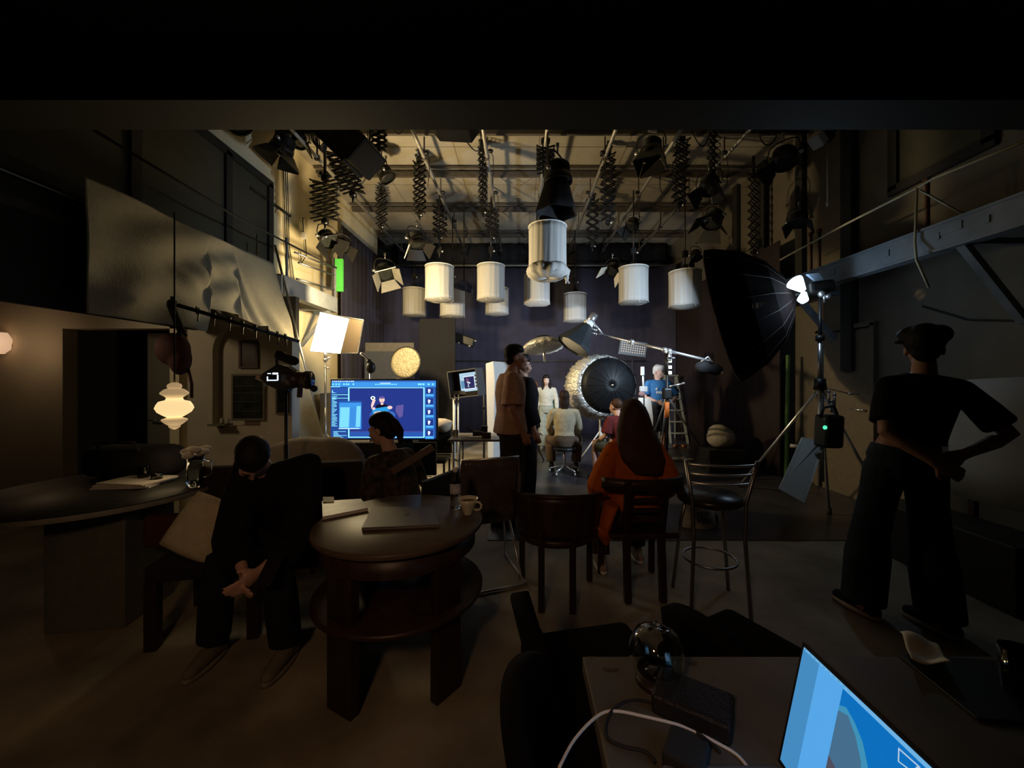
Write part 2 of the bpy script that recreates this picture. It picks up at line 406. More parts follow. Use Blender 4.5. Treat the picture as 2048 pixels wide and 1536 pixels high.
# drape round the set: one long folded curtain in a U
pts = []
def seg(a, c, n):
    for i in range(n): pts.append(V(a).lerp(V(c), i / n))
seg((-3.42, 7.35, 0), (-3.42, 9.7, 0), 60)
for i in range(20): a = PI / 2 * i / 20; pts.append(V((-3.42 + .6 - .6 * math.cos(a), 9.7 + .6 * math.sin(a), 0)))
seg((-2.82, 10.3, 0), (3.35, 10.3, 0), 150)
for i in range(20): a = PI / 2 * i / 20; pts.append(V((3.35 + .6 * math.sin(a), 9.7 + .6 * math.cos(a), 0)))
seg((3.95, 9.7, 0), (3.95, 5.8, 0), 90)
L = len(pts); pts = [pts[i] + V((math.sin(i * 1.15) * .005, math.sin(i * 1.15 + 1) * .005, 0)) for i in range(L)]
M['drape2'] = mat('shaded_drape', (.032, .020, .021), .9, noise=.12, scale=5)  # same drape cloth, with its shade put into a darker colour
def curt(z0, z1, sel, name, label, m='drape'):
    q = [pts[i] for i in sel]; b = MB(); n = len(q) - 1
    b.grid(lambda u, v: q[round(u * n)] + V((0, 0, z0 + (z1 - z0) * v)), n, 4)
    return one(b, name, M[m], label, 'curtain', solid=.008)
curt(.01, 4.45, range(0, 250), 'studio_curtain', 'tall violet black curtain across the far end')
curt(.01, 3.6, range(250, L), 'studio_curtain', 'dark curtain hung along the drab wall behind the umbrella', 'drape2')
b = MB()
bq = [V((x * .05 - 3.3, 10.42 + .02 * math.sin(x * 1.1), 0)) for x in range(0, 146)]
b.grid(lambda u, v: bq[round(u * 145)] + V((0, 0, 4.52 + .62 * v)), 145, 3)
one(b, 'curtain_border', M['blackcloth'], 'black cloth border along the top of the far curtain', 'curtain', solid=.008)
b = MB(); b.cyl((-3.3, 10.18, 4.49), (3.9, 10.18, 4.49), .022); one(b, 'curtain_rail', M['pipe'], 'long steel rail along the top of the violet curtain', 'rail')
b = MB(); b.cyl((-1.9, 10.16, 1.96), (3.3, 10.16, 1.96), .014); one(b, 'curtain_rail', M['beam'], 'thin rail crossing the violet curtain at head height', 'rail')
# black flats and grey cabinet in the corner beyond the light panel
b = MB(); b.box((-1.66, 7.75, 1.35), (.72, .05, 2.7), None, .005); one(b, 'black_flat', M['blackcloth'], 'tall black flat standing beyond the large monitor', 'flat')
b = MB(); b.box((-2.55, 7.55, 1.1), (.95, .06, 2.2), None, .005); one(b, 'black_flat', mat('grey_brown_flat', (.11, .10, .085), .8), 'brown grey flat behind the round reflector', 'flat')
b = MB(); b.box((-2.72, 7.505, 1.62), (.62, .02, .82), None, .004); one(b, 'acoustic_panel', mat('slate_panel', (.045, .05, .062), .8), 'slate grey panel fixed on the brown grey flat', 'panel')
t = thing('cabinet', 'grey two-door cabinet behind the light panel stand', 'cabinet', (-3.05, 6.95, 0))
b = MB(); b.box((-3.05, 6.95, .62), (.9, .45, 1.24), None, .004); b.build('carcass', mat('cabinet_grey', (.17, .155, .14), .6), t)
for s_ in (-1, 1):
    b = MB(); b.box((-3.05 + s_ * .222, 6.715, .63), (.43, .018, 1.14), None, .003); dd = b.build('door', mat('cabinet_grey', (.17, .155, .14), .6), t)
    b = MB(); b.box((-3.05 + s_ * .05, 6.70, .75), (.012, .02, .12)); b.build('handle', M['steel'], dd)
# ================================================================ lighting grid and hanging lamps
ZR = CH + 3.3
xs = [-3.03, -1.43, -.49, .36, 1.27, 2.14, 3.05]
for i, x in enumerate(xs):
    t = thing('grid_pipe', 'long grid pipe running away under the ceiling, %s from the cream wall' % ORD[i], 'pipe', (x, 7, ZR), group='lengthwise pipes of the lighting grid')
    b = MB(); b.cyl((x, 3.0, ZR), (x, 10.3, ZR), .027, seg=12); b.build('pipe', M['pipe'], t)
    for y in (5.75, 6.95, 8.35, 9.85):
        b = MB(); b.bar((x, y, ZR), (x, y, CE - .09), .02, .02); b.box((x, y, ZR), (.07, .05, .07)); b.build('hanger', M['beam'], t)
for i, y in enumerate((5.62, 6.8, 8.2, 9.7)):
    b = MB(); b.box((.285, y, CE - .10), (7.7, .05, .085)); b.box((.285, y - .14, CE - .05), (7.7, .03, .03))
    one(b, 'grid_beam', M['beam'], 'cross beam under the ceiling, %s from the header' % ORD[i], 'beam', 'cross beams under the ceiling')

def scissor(x, Y, ztop, zbot, w, n, label, lean=0, coil=False):
    t = thing('pantograph', label, 'pantograph', (x, Y, zbot), group='spring pantographs hanging from the grid')
    b = MB(); b.box((x, Y, ztop + .03), (.09, .07, .07), None, .008)
    for s in (-1, 1): b.cyl((x + s * .04, Y - .05, ztop + .09), (x + s * .04, Y + .05, ztop + .09), .025, seg=10)
    b.bar((x, Y, ztop + .03), (x, Y, CE), .03, .03)
    b.build('trolley', M['black'], t)
    h = (ztop - zbot) / n
    dx = lean / max(1, n)
    for s in (-1, 1):
        b = MB()
        for i in range(n):
            za, zb = ztop - i * h, ztop - (i + 1) * h; xa, xb = x + dx * i, x + dx * (i + 1)
            b.bar((xa - w / 2, Y + s * .03, za), (xb + w / 2, Y + s * .03, zb), .013, .03, (0, 1, 0))
            b.bar((xa + w / 2, Y + s * .045, za), (xb - w / 2, Y + s * .045, zb), .013, .03, (0, 1, 0))
            for e in (-1, 1): b.cyl((xa + e * w / 2, Y + s * .02, za), (xa + e * w / 2, Y + s * .055, za), .012, seg=8)
        b.build('scissor_arm', M['black'], t)
    b = MB(); b.box((x + lean, Y, zbot - .03), (.08, .08, .06), None, .006); b.cyl((x + lean, Y, zbot - .06), (x + lean, Y, zbot - .14), .014); b.build('bracket', M['black'], t)
    b = MB(); b.ell((x + lean + .04, Y - .05, zbot - .06), .018); b.build('knob', M['chrome'], t)
    if coil:
        k = []
        for i in range(n * 10 + 1):
            f = i / (n * 10); a = f * n * 2 * PI
            k.append((x + lean * f + (w * .5 + .02) * math.cos(a), Y - .09 + .05 * math.sin(a), ztop - f * (ztop - zbot)))
        b = MB(); b.tube(k, .006, 5); b.build('coiled_cable', M['rubber'], t)
    return t
def pxs(x, y0, y1, Y, w, n, label, lean=0, coil=False):
    a, c = P(x, y0, Y), P(x, y1, Y)
    return scissor(a.x, Y, a.z, c.z, w * Y / F, n, label, lean * Y / F, coil)
pxs(676, 305, 385, 5.4, 46, 6, 'pantograph leaning beside the big black lamp head', 30)
pxs(650, 362, 440, 5.6, 52, 6, 'wide pantograph against the cream wall')
pxs(757, 232, 300, 5.3, 28, 6, 'short pantograph beside the big black lamp head, nearer the middle')
pxs(839, 325, 425, 6.2, 22, 8, 'slim pantograph above the lamp with the pale barn door')
pxs(763, 388, 450, 7.2, 20, 5, 'small pantograph behind the tilted spotlight')
pxs(966, 296, 420, 6.0, 15, 10, 'very slim twisted pantograph over the middle lanterns', 0, True)
pxs(880, 412, 472, 7.6, 26, 5, 'short pantograph beyond the slim one, over the lantern gap')
pxs(984, 420, 472, 7.4, 26, 5, 'short pantograph just above the middle lantern')
pxs(1091, 295, 345, 5.5, 34, 5, 'compact pantograph holding the skirted fresnel lamp')
pxs(1216, 308, 440, 6.0, 27, 9, 'long pantograph beside the fresnel with the white tag')
pxs(1185, 400, 488, 7.4, 24, 6, 'dim pantograph beyond the long one')
pxs(1364, 280, 405, 5.8, 27, 9, 'long pantograph between the tagged fresnel and the drab wall', -6)
pxs(1424, 232, 340, 5.5, 14, 8, 'narrow pantograph carrying the twin dark lamps', 0, True)
pxs(1507, 355, 500, 6.4, 16, 9, 'dark pantograph in front of the wall posts')

def lamp(pos, aim, s, label, doors=4, name='spot_lamp', tilt=0, doormat=None, doormats=None, tag_=False, spread=.55):
    pos = V(pos); x, y, d = frame(V(aim)); s *= 1.22
    t = thing(name, label, 'lamp', pos, group='studio lamps hanging from the grid')
    b = MB()
    b.lathe([(.02, -.62), (.55, -.6), (.62, -.5), (.62, .0), (.7, .02), (.74, .3), (.74, .38), (.66, .4)], pos, d, 20)
    b.v = [pos + (p - pos) * s for p in b.v]
    for k in range(5): 
        q = -.5 + k * .1
        b.lathe([(.63 * s, q * s), (.66 * s, (q + .02) * s), (.63 * s, (q + .04) * s)], pos, d, 20)
    b.build('housing', M['black'], t)
    b = MB(); b.lathe([(0, .30 * s), (.3 * s, .33 * s), (.62 * s, .30 * s), (.64 * s, .27 * s)], pos, d, 20); b.build('lens', M['pane'], t)
    b = MB(); top = pos + V((0, 0, 1.15 * s)); h = x * .85 * s
    up = V((0, 0, 1)); h = V((d.y, -d.x, 0)); h = (h.normalized() if h.length > .05 else x) * .88 * s
    b.tube([pos + h, pos + h * 1.05 + up * .5 * s, pos + h * .9 + up * .95 * s, pos + h * .5 + up * 1.12 * s, top, pos - h * .5 + up * 1.12 * s, pos - h * .9 + up * .95 * s, pos - h * 1.05 + up * .5 * s, pos - h], .045 * s, 6)
    b.build('yoke', M['black'], t)
    for sg_ in (-1, 1): b = MB(); b.cyl(pos + h * .85 * sg_, pos + h * 1.2 * sg_, .1 * s); b.build('knob', M['chrome'], t)
    b = MB(); b.cyl(top, top + up * .35 * s, .05 * s); b.box(top + up * .4 * s, (.16 * s, .16 * s, .2 * s), None, .01 * s); b.build('clamp', M['steel'], t)
    for k in range(doors):
        a = 2 * PI * k / doors + tilt; o = x * math.cos(a) + y * math.sin(a); q = d.cross(o)
        c = pos + d * .4 * s + o * .62 * s; e = (d * (1 - spread * .35) + o * spread) * .9 * s
        n = e.cross(q).normalized()
        b = MB(); b.poly([c - q * .55 * s, c + q * .55 * s, c + e + q * .85 * s, c + e - q * .85 * s], .012, n)
        b.build('barn_door', (doormats or {}).get(k, doormat or M['black']), t)
    if tag_:
        b = MB(); b.box(pos + up * .95 * s - d * .1 * s + V((-.1 * s, -.65 * s, 0)), (.55 * s, .03 * s, .6 * s), Euler((0, .12, 0)).to_matrix()); b.build('paper_tag', M['paper'], t)
    return t
lamp(P(566, 292, 5.3), (-.35, -.1, -1), .17, 'lamp with black barn doors hung close to the cream wall', tilt=.4)
lamp(P(598, 282, 5.5), (.1, -.35, -1), .12, 'small dim lamp behind the barn door lamp by the cream wall', 2)
lamp(P(772, 350, 6.0), (.6, .1, -.9), .15, 'tilted spotlight hanging under the big black lamp head', 0)
lamp(P(833, 482, 6.6), (.35, -.3, -1), .17, 'chrome-knobbed lamp with one pale barn door', doormats={2: M['paper']}, tilt=.3)
lamp(P(655, 478, 5.9), (.7, -.4, -.8), .15, 'lamp with open doors above the green board', 3)
lamp(P(683, 492, 6.1), (.5, -.5, -1), .13, 'small lamp tucked beside the one above the green board', 2)
lamp(P(1115, 352, 4.75), (.08, -.05, -1), .20, 'large fresnel lamp with a black cloth skirt above the nearest lantern', 0)
lamp(P(1302, 300, 5.2), (-.08, -.15, -1), .17, 'fresnel lamp with a white tag and wide barn doors', tag_=True, spread=.4)
lamp(P(1418, 372, 5.5), (-.3, -.3, -1), .16, 'dark lamp under the narrow pantograph, upper of two', 2)
lamp(P(1425, 440, 5.7), (-.5, -.2, -.9), .17, 'dark lamp under the narrow pantograph, lower of two', 3)
lamp(P(1265, 450, 7.0), (-.4, -.3, -.9), .14, 'dim lamp beyond the tagged fresnel', 2)
lamp(P(1567, 318, 5.0), (-.3, -.2, -1), .17, 'lamp in shadow near the wall with the white pull cord', 2)
lamp(P(770, 545, 6.8), (.45, -.55, -.75), .17, 'lamp with grey barn doors facing the viewer', doormat=mat('grey_barn', (.20, .19, .16), .5), doormats={1: M['paper']}, tilt=.5)
lamp(P(1598, 440, 4.7), (-.3, -.3, -1), .11, 'small dark lamp on the drab wall', 2)
lamp(P(1225, 540, 7.2), (-.5, -.4, -.9), .15, 'lamp with one pale flap behind the twin lanterns', doormats={0: M['paper'], 1: M['paper']}, doors=2, tilt=2.2)
lamp(P(1392, 512, 7.4), (.2, -.5, -.9), .13, 'lamp with a pale flap above the lantern by the drab wall', doormats={0: M['paper']}, doors=2, tilt=1.1)
lamp(P(472, 236, 4.7), (.6, -.2, -.6), .19, 'black lamp housing at the end of the header beam', 0)
# skirt of the large fresnel
a = P(1113, 366, 4.75)
b = MB(); b.lathe([(.15, 0), (.18, -.12), (.22, -.26), (.25, -.38)], a, (0, 0, 1), 28, wob=lambda q, j: 1 + .07 * j * math.sin(q * 6) / 3)
one(b, 'lamp_skirt', M['blackcloth'], 'black cloth skirt hanging under the large fresnel', 'cloth', solid=.006)
# big black lamp head tilted under the header
c = P(702, 288, 4.6); rot = Euler((0, R(45), R(-8))).to_matrix()
t = thing('softbox', 'big black softbox tilted under the header beam', 'softbox', c)
b = MB(); b.box(c, (.62, .5, .34), rot, .03); b.build('body', M['black'], t)
b = MB(); b.box(c + rot @ V((.0, -.02, -.19)), (.5, .4, .05), rot, .01); b.build('back_plate', M['rubber'], t)
b = MB(); b.tube([c + rot @ V((-.31, 0, 0)), c + V((-.3, 0, .4)), c + V((0, 0, .55)), c + V((.25, 0, .4)), c + rot @ V((.31, 0, 0))], .012, 6); b.build('yoke', M['black'], t)
b = MB(); b.box(c + V((0, 0, .6)), (.08, .08, .12)); b.cyl(c + V((0, 0, .6)), (c.x, c.y, ZR), .012); b.build('hanger', M['beam'], t)
# dark pentagonal hood with a pale strap hung from the grid
c = P(908, 252, 4.7); 
t = thing('lamp_hood', 'black angular lamp hood with a pale strap under the header', 'lamp', c)
b = MB(); b.poly([c + V(q) for q in ((-.28, -.15, .0), (-.22, -.15, .14), (.25, -.15, .14), (.3, -.15, .02), (.2, -.15, -.12), (-.2, -.15, -.1))], .3, (0, 1, 0)); b.build('hood', M['black'], t, bevel=.01)
b = MB(); b.tube([c + V(q) for q in ((-.1, -.17, .1), (-.07, -.175, .0), (.0, -.17, -.07), (.06, -.165, -.09))], .014, 6); b.build('strap', M['cream'], t)
b = MB(); b.cyl(c + V((0, 0, .1)), (c.x, c.y, ZR), .012); b.build('hanger', M['beam'], t)
# loops of cable under the pipes
loops = [((600, 232), (640, 245), (662, 232), 5.2), ((778, 236), (798, 268), (812, 232), 5.4), ((933, 282), (952, 302), (962, 290), 5.4), ((1384, 262), (1405, 292), (1420, 262), 5.4), ((1520, 275), (1535, 290), (1552, 275), 5.3), ((703, 352), (722, 368), (736, 340), 5.6), ((1320, 375), (1330, 388), (1346, 362), 6.6)]
lab = ['beside the lamp by the cream wall', 'between the big softbox and the slim pantograph', 'beside the very slim pantograph', 'beside the narrow pantograph', 'near the pull cord wall', 'under the big black softbox', 'beyond the tagged fresnel']
for (a, m, c, Y), l in zip(loops, lab):
    q = [P(*a, Y), P(*m, Y), P(*c, Y)]; n = 14
    pts_ = [q[0] * (1 - u) ** 2 + (q[1] * 2 - (q[0] + q[2]) / 2) * 2 * u * (1 - u) + q[2] * u ** 2 for u in [i / n for i in range(n + 1)]]
    pts_ = [V((q[0].x, Y, CE))] + pts_ + [V((q[2].x, Y, CE))]
    b = MB(); b.tube(pts_, .009, 6); one(b, 'cable_loop', M['rubber'], 'black cable loop hanging from the grid ' + l, 'cable', 'cable loops under the grid')
b = MB()
c = P(642, 265, 5.0)
for i in range(5):
    b.tube([c + V((.1 * math.cos(a) * (1 - i * .1), .03 * i - .06, .22 * math.sin(a))) for a in [2 * PI * k / 20 for k in range(20)]], .008, 6, closed=True)
b.cyl(c + V((0, 0, .2)), (c.x, c.y, CE), .008, seg=6)
one(b, 'coiled_cable', M['rubber'], 'hank of black cable hung beside the big softbox', 'cable')
# small drop clips along the pipes
k = 0
for x, y in ((852, 305), (982, 302), (883, 385), (990, 385), (905, 442), (1200, 305), (1172, 385), (1275, 385), (1442, 305)):
    i = min(range(7), key=lambda j: abs(xs[j] - (x - CX) / (CY - y) * 3.3)); Y = 3.3 * F / (CY - y); X = xs[i] + (.06 if x < 1100 else -.06)
    t = thing('cable_clip', 'cable clip with a thin drop cord on a grid pipe, %s from the header' % ORD[k], 'clip', (X, Y, ZR - .4), group='cable clips on the grid')
    b = MB(); b.ell((X, Y, ZR), (.045, .03, .03)); b.build('clip', M['black'], t)
    b = MB(); b.tube([(X, Y, ZR), (X + .04, Y, ZR - .08), (X + .045, Y, ZR - .3), (X + .02, Y, ZR - .52)], .006, 5); b.build('cord', M['rubber'], t)
    k += 1

# ---------------------------------------------------------------- white silk lantern drums
def drum(x, y0, y1, w, label, drop=0, torn=False):
    Y = F * .5 / w; a, c = P(x, y0 + w * .06, Y), P(x, y1, Y); h = a.z - c.z; r = .25
    t = thing('silk_lantern', label, 'lantern', (a.x, Y, c.z), group='white silk lanterns hanging from the grid')
    ph = random.random() * 6
    def wob(q, j): return 1 + .010 * math.sin(q * 17 + ph) + .006 * math.sin(q * 29 + j * .4)
    b = MB(); n = 8
    b.lathe([(r * (1 - .012 * math.sin(PI * i / n)), h * (1 - i / n)) for i in range(n + 1)], (a.x, Y, c.z), seg=96, wob=wob)
    b.build('skirt', M['silk'], t, solid=.003)
    b = MB(); b.lathe([(r * 1.0, 0), (r * .85, -.012), (r * .5, -.03 - drop * .5), (.0, -.03 - drop)], (a.x, Y, c.z), seg=32, wob=lambda q, j: 1 + .03 * math.sin(q * 7 + ph + j)); b.build('diffuser', M['silk'], t)
    b = MB(); b.tube([(a.x + r * math.cos(q) * 1.005, Y + r * math.sin(q) * 1.005, c.z + h) for q in [2 * PI * k / 40 for k in range(40)]], .008, 6, closed=True); b.build('top_ring', M['white'], t)
    b = MB(); b.tube([(a.x + r * math.cos(q) * 1.01, Y + r * math.sin(q) * 1.01, c.z + .005 * math.sin(q * 5 + ph)) for q in [2 * PI * k / 40 for k in range(40)]], .008, 6, closed=True); b.build('bottom_hem', M['silk'], t)
    b = MB()
    for q in (0, PI / 3, 2 * PI / 3): b.bar((a.x + r * math.cos(q), Y + r * math.sin(q), c.z + h), (a.x - r * math.cos(q), Y - r * math.sin(q), c.z + h), .012, .012)
    b.cyl((a.x, Y, c.z + h - .05), (a.x, Y, c.z + h + .12), .05); b.build('spider', M['black'], t)
    b = MB(); b.cyl((a.x, Y, c.z + h + .12), (a.x, Y, ZR), .012, seg=8); b.box((a.x, Y, c.z + h + .3), (.08, .07, .1)); b.build('hanger', M['black'], t)
    b = MB(); b.ell((a.x + .06, Y - .04, c.z + h + .26), .02); b.build('knob', M['chrome'], t)
    b = MB(); b.tube([(a.x + .1 * math.sin(ph), Y - r, c.z), (a.x + .1 * math.sin(ph) + .01, Y - r - .01, c.z - .05)], .004, 5); b.build('tie', M['silk'], t)
    if torn:
        b = MB()
        for q in range(40):
            pass
        b.lathe([(r * 1.02, .10), (r * 1.13, .05), (r * 1.08, -.02), (r * .7, -.07), (.02, -.05)], (a.x, Y, c.z), seg=72, wob=lambda q, j: 1 + .05 * math.sin(q * 5 + j * 1.3) + .04 * math.sin(q * 13 + j) * (j > 0))
        b.build('loose_cover', M['silk'], t, solid=.003)
        b = MB(); b.ell((a.x + .25, Y - .05, c.z - .05), (.03, .03, .06)); b.tube([(a.x + .25, Y - .05, c.z - .08), (a.x + .285, Y - .05, c.z - .14)], .012, 5); b.tube([(a.x + .25, Y - .05, c.z - .08), (a.x + .24, Y - .06, c.z - .14)], .012, 5); b.build('knotted_cloth', M['silk'], t)
drum(1095, 450, 548, 75, 'largest white silk lantern, with a loose crumpled cover at its bottom', torn=True)
drum(879, 530, 600, 56, 'white silk lantern at the front, in line with the black flat')
drum(982, 529, 600, 55, 'white silk lantern at the front, over the standing man in beige')
drum(1074, 548, 608, 51, 'white silk lantern right behind the largest one')
drum(905, 577, 633, 49, 'white silk lantern half hidden under the one by the black flat')
drum(994, 575, 628, 46, 'white silk lantern half hidden under the one above the man in beige')
drum(829, 576, 631, 45, 'greyish silk lantern hung nearest the cream wall')
drum(1150, 586, 642, 45, 'white silk lantern above the tilted black strobe box')
drum(1267, 533, 605, 57, 'cream silk lantern in front of the lamp with the pale flap')
drum(1370, 541, 613, 61, 'pleated cream silk lantern nearest the drab wall', drop=.02)
# bits on the cream wall
b = MB(); b.box((XL + .02, 5.6, 4.05), (.03, .9, .03)); one(b, 'wall_conduit', M['black'], 'dark conduit strip on the cream wall', 'conduit')
t = thing('socket_box', 'small socket box with hanging cable on the cream wall', 'socket', P(612, 470, 6.4))
q = V((XL + .03, 6.4, CH + (757 - 472) * 6.4 / F)); t.location = q
b = MB(); b.box(q, (.05, .1, .1), None, .006); b.build('box', M['white'], t)
b = MB(); b.tube([q + V((.01, -.0, .3)), q + V((.02, -.06, .28)), q + V((.02, -.04, .05))], .01, 6); b.tube([q + V((.02, .02, -.04)), q + V((.02, .05, -.3)), q + V((.02, -.1, -.5)), q + V((.02, -.12, -.3))], .008, 6); b.build('cable', M['rubber'], t)
b = MB()
for k in range(3): b.tube([(XL + .03, 5.85 + k * .05, 4.9), (XL + .03, 5.9 + k * .05, 3.6), (XL + .03, 6.0 + k * .09, 2.9)], .008, 6)
one(b, 'wall_cables', M['rubber'], 'bundle of cables running down the cream wall', 'cable')
b = MB(); b.tube([(XG + .03, 2.8, 3.32), (XG + .03, 4.2, 3.28), (XG + .03, 5.5, 3.33), (XG + .03, 6.55, 3.38)], .012, 6); one(b, 'gallery_rope', M['rubber'], 'dark rope rail along the gallery over the sheet', 'rope')
b = MB(); a, c = P(671, 518, 6.75), P(686, 583, 6.75); b.box((a + c) / 2 , (c.x - a.x, .06, a.z - c.z), None, .004); g = tag(b.build('green_board', M['green']), 'bright green board at the end of the gallery', 'board')
b = MB(); b.box(((a + c) / 2).xy.to_3d() + V((0, -.035, c.z + .05)), (c.x - a.x, .02, .02)); b.build('mounting_batten', M['green'], g)
# clamps and spigots tied to the gallery end
t = thing('gallery_rack', 'rack of pale arms fixed at the gallery end', 'rack', (XG, 6.5, 2.9))
b = MB()
for z, y in ((3.42, 5.9), (3.3, 6.0), (3.05, 5.95)): b.cyl((XG, 6.52, z - .05), (XG - .1, y - .35, z - .1), .014, seg=8)
b.build('arm', M['steel'], t)
b = MB(); b.bar((XG - .02, 6.54, 2.87), (XG - .02, 6.54, 3.55), .04, .03); b.build('upright', M['steel'], t)
# rope rail, pull cord, conduits and lamps on the drab wall
t = thing('rope_rail', 'pale rope rail strung above the steel gallery beam', 'rope', (XB, 4, 3.2))
b = MB(); b.tube([P(2060, 278, 2.7), P(1866, 357, 3.3), P(1835, 375, 3.45), P(1694, 447, 4.2), P(1560, 520, 5.3)], .011, 6); b.build('rope', M['cream'], t)
b = MB(); b.tube([P(1834, 375, 3.45), P(1830, 485, 3.46), P(1833, 520, 3.4), P(1858, 575, 3.4)], .010, 6); b.tube([P(1840, 380, 3.45), P(1876, 400, 3.45), P(1920, 425, 3.4), P(1975, 432, 3.35)], .009, 6); b.build('loose_end', M['cream'], t)
b = MB(); a = P(1655, 288, 4.9); b.cyl(a, P(1655, 405, 4.9), .009, seg=6); b.ell(P(1655, 408, 4.9), (.018, .018, .035)); tag(b.build('pull_cord', M['paper']), 'white pull cord hanging by the dark wall posts', 'cord')
t = thing('flood_light', 'small tilted floodlight with a pale hood on the drab wall', 'lamp', P(1637, 278, 4.9))
b = MB(); b.box(P(1635, 280, 4.9), (.17, .14, .13), Euler((0, .7, .3)).to_matrix(), .012); b.build('hood', M['paper'], t)
b = MB(); b.box(P(1652, 274, 4.95), (.14, .12, .14), Euler((0, .7, .3)).to_matrix(), .012); b.cyl(P(1652, 270, 4.95), P(1690, 250, 4.95), .02); b.build('body', M['black'], t)
for i, (x, y0, y1) in enumerate(((1611, 475, 555), (1624, 468, 555), (1641, 462, 560), (1857, 360, 470))):
    Y = XR * F / (x - CX); b = MB(); X = XR - .02
    b.cyl((X, Y, CH + (CY - y0) * Y / F), (X, Y, CH + (CY - y1) * Y / F), .013, seg=8); b.box((X, Y, CH + (CY - y0) * Y / F), (.04, .05, .05))
    one(b, 'wall_pipe', mat('rust_pipe', (.08, .03, .018), .6), ['thin rust pipe on the drab wall, first beyond the strobe head', 'thin rust pipe on the drab wall, between two others', 'thin rust pipe with a junction box on the drab wall', 'long rust pipe rising behind the rope rail'][i], 'pipe', 'pipes on the drab wall')
t = thing('security_camera', 'small wall camera high on the drab wall', 'camera', (XR, 3.25, 3.6))
b = MB(); b.cyl((XR, 3.2, 3.62), (XR - .16, 3.12, 3.58), .05); b.build('body', M['grey'], t)
b = MB(); b.cyl((XR, 3.2, 3.7), (XR - .08, 3.2, 3.62), .02); b.build('mount', M['black'], t)
# ================================================================ light panel, sheet, rod
M['panelglow'] = emis('panel_glow', (1, .78, .42), 26)
LEDY = 5.3
t = thing('studio_light', 'glowing warm light panel on a stand before the cream wall', 'lamp', P(650, 905, LEDY) * V((1, 1, 0)) if False else (P(652, 700, LEDY).x, LEDY, 0))
q = [P(640, 623, LEDY - .1), P(699, 637, LEDY + .05), P(681, 708, LEDY + .05), P(619, 703, LEDY - .1)]
n = (q[1] - q[0]).cross(q[3] - q[0]).normalized()
if n.y > 0: n = -n
b = MB(); b.poly([p - n * .06 for p in q], .05, n); b.build('housing', M['grey'], t, bevel=.006)
ctr = sum(q, V()) / 4
b = MB(); b.poly([ctr + (p - ctr) * .97 - n * .008 for p in q], .012, n); b.build('diffuser', M['panelglow'], t)
s0 = (q[2] + q[3]) / 2 - n * .03
b = MB(); b.cyl(s0 + V((0, 0, .05)), s0 + V((0, 0, -.1)), .02); b.ell(s0 + V((0, 0, -.1)), .03); b.cyl(s0 + V((0, 0, -.1)), s0 + V((.07, -.02, -.07)), .012); b.cyl(s0 + V((0, 0, -.2)), s0 + V((.06, -.02, -.22)), .012); b.build('bracket', M['chrome'], t)
b = MB(); b.cyl((s0.x, s0.y, .35), (s0.x, s0.y, s0.z - .08), .014); b.cyl((s0.x, s0.y, .35), (s0.x, s0.y, 1.1), .019); b.build('pole', M['steel'], t)
for k in range(3):
    a = 2 * PI * k / 3 + .5; e = V((s0.x + .5 * math.cos(a), s0.y + .5 * math.sin(a), .015))
    b = MB(); b.cyl((s0.x, s0.y, .75), e, .010); b.cyl((s0.x, s0.y, .4), (e + V((s0.x, s0.y, .75))) / 2, .007); b.build('leg', M['steel'], t)
# diffusion frame behind it
q2 = [P(655, 628, LEDY + .3), P(727, 640, LEDY + .38), P(715, 706, LEDY + .38), P(655, 706, LEDY + .3)]
b = MB(); b.poly(q2, .012, (0, 1, 0)); t2 = tag(b.build('gel_frame', mat('frosted_gel', (.085, .062, .038), .6, noise=.03, transl=.3)), 'frosted gel sheet fixed behind the glowing light panel', 'gel')
b = MB()
for i in range(4): b.bar(q2[i], q2[(i + 1) % 4], .012, .015)
b.build('frame_edge', M['steel'], t2)
# muslin sheet hanging from the gallery
def sheet(u, v):                                     # u along the gallery, v downwards
    y = 2.83 + (5.0 - 2.83) * u
    top = V((XG - .06, y, 2.99 + .008 * math.sin(u * 9)))
    zb = 1.98 if y < 3.95 else 2.22 if y < 4.33 else 2.22 + (.42 - 2.22) * ((y - 4.33) / .67) ** .5
    xb = XG - .02 + (.66 * ((y - 4.3) / .7) ** 1.2 if y > 4.3 else 0)
    bot = V((xb, y + (.12 * (y - 4.3) / .7 if y > 4.3 else 0), zb))
    p = top.lerp(bot, v)
    fold = .018 * math.sin(u * 26 + v * 5) * v + .016 * math.exp(-((v - .42 - .25 * (.8 - u)) / .16) ** 2) * math.sin(u * 40 - v * 26) * max(0, min(1, (u - .25) * 2.5)) + .02 * math.sin(v * 16 + u * 14) * math.sin(u * PI)
    return p + V((fold + .10 * math.sin(PI * v) * (1 - u) * 0, 0, 0))
b = MB(); b.grid(sheet, 110, 60); one(b, 'muslin_sheet', M['sheet'], 'large muslin sheet hanging from the gallery, pulled out at its foot', 'sheet', solid=.006)
e0, e1 = sheet(1, 0), sheet(1, 1)
b = MB(); b.cyl(e0 + V((.01, .03, .25)), e1 + V((.02, .04, -.35)), .014); one(b, 'sheet_pole', M['steel'], 'slanting steel pole along the free edge of the muslin sheet', 'pole')
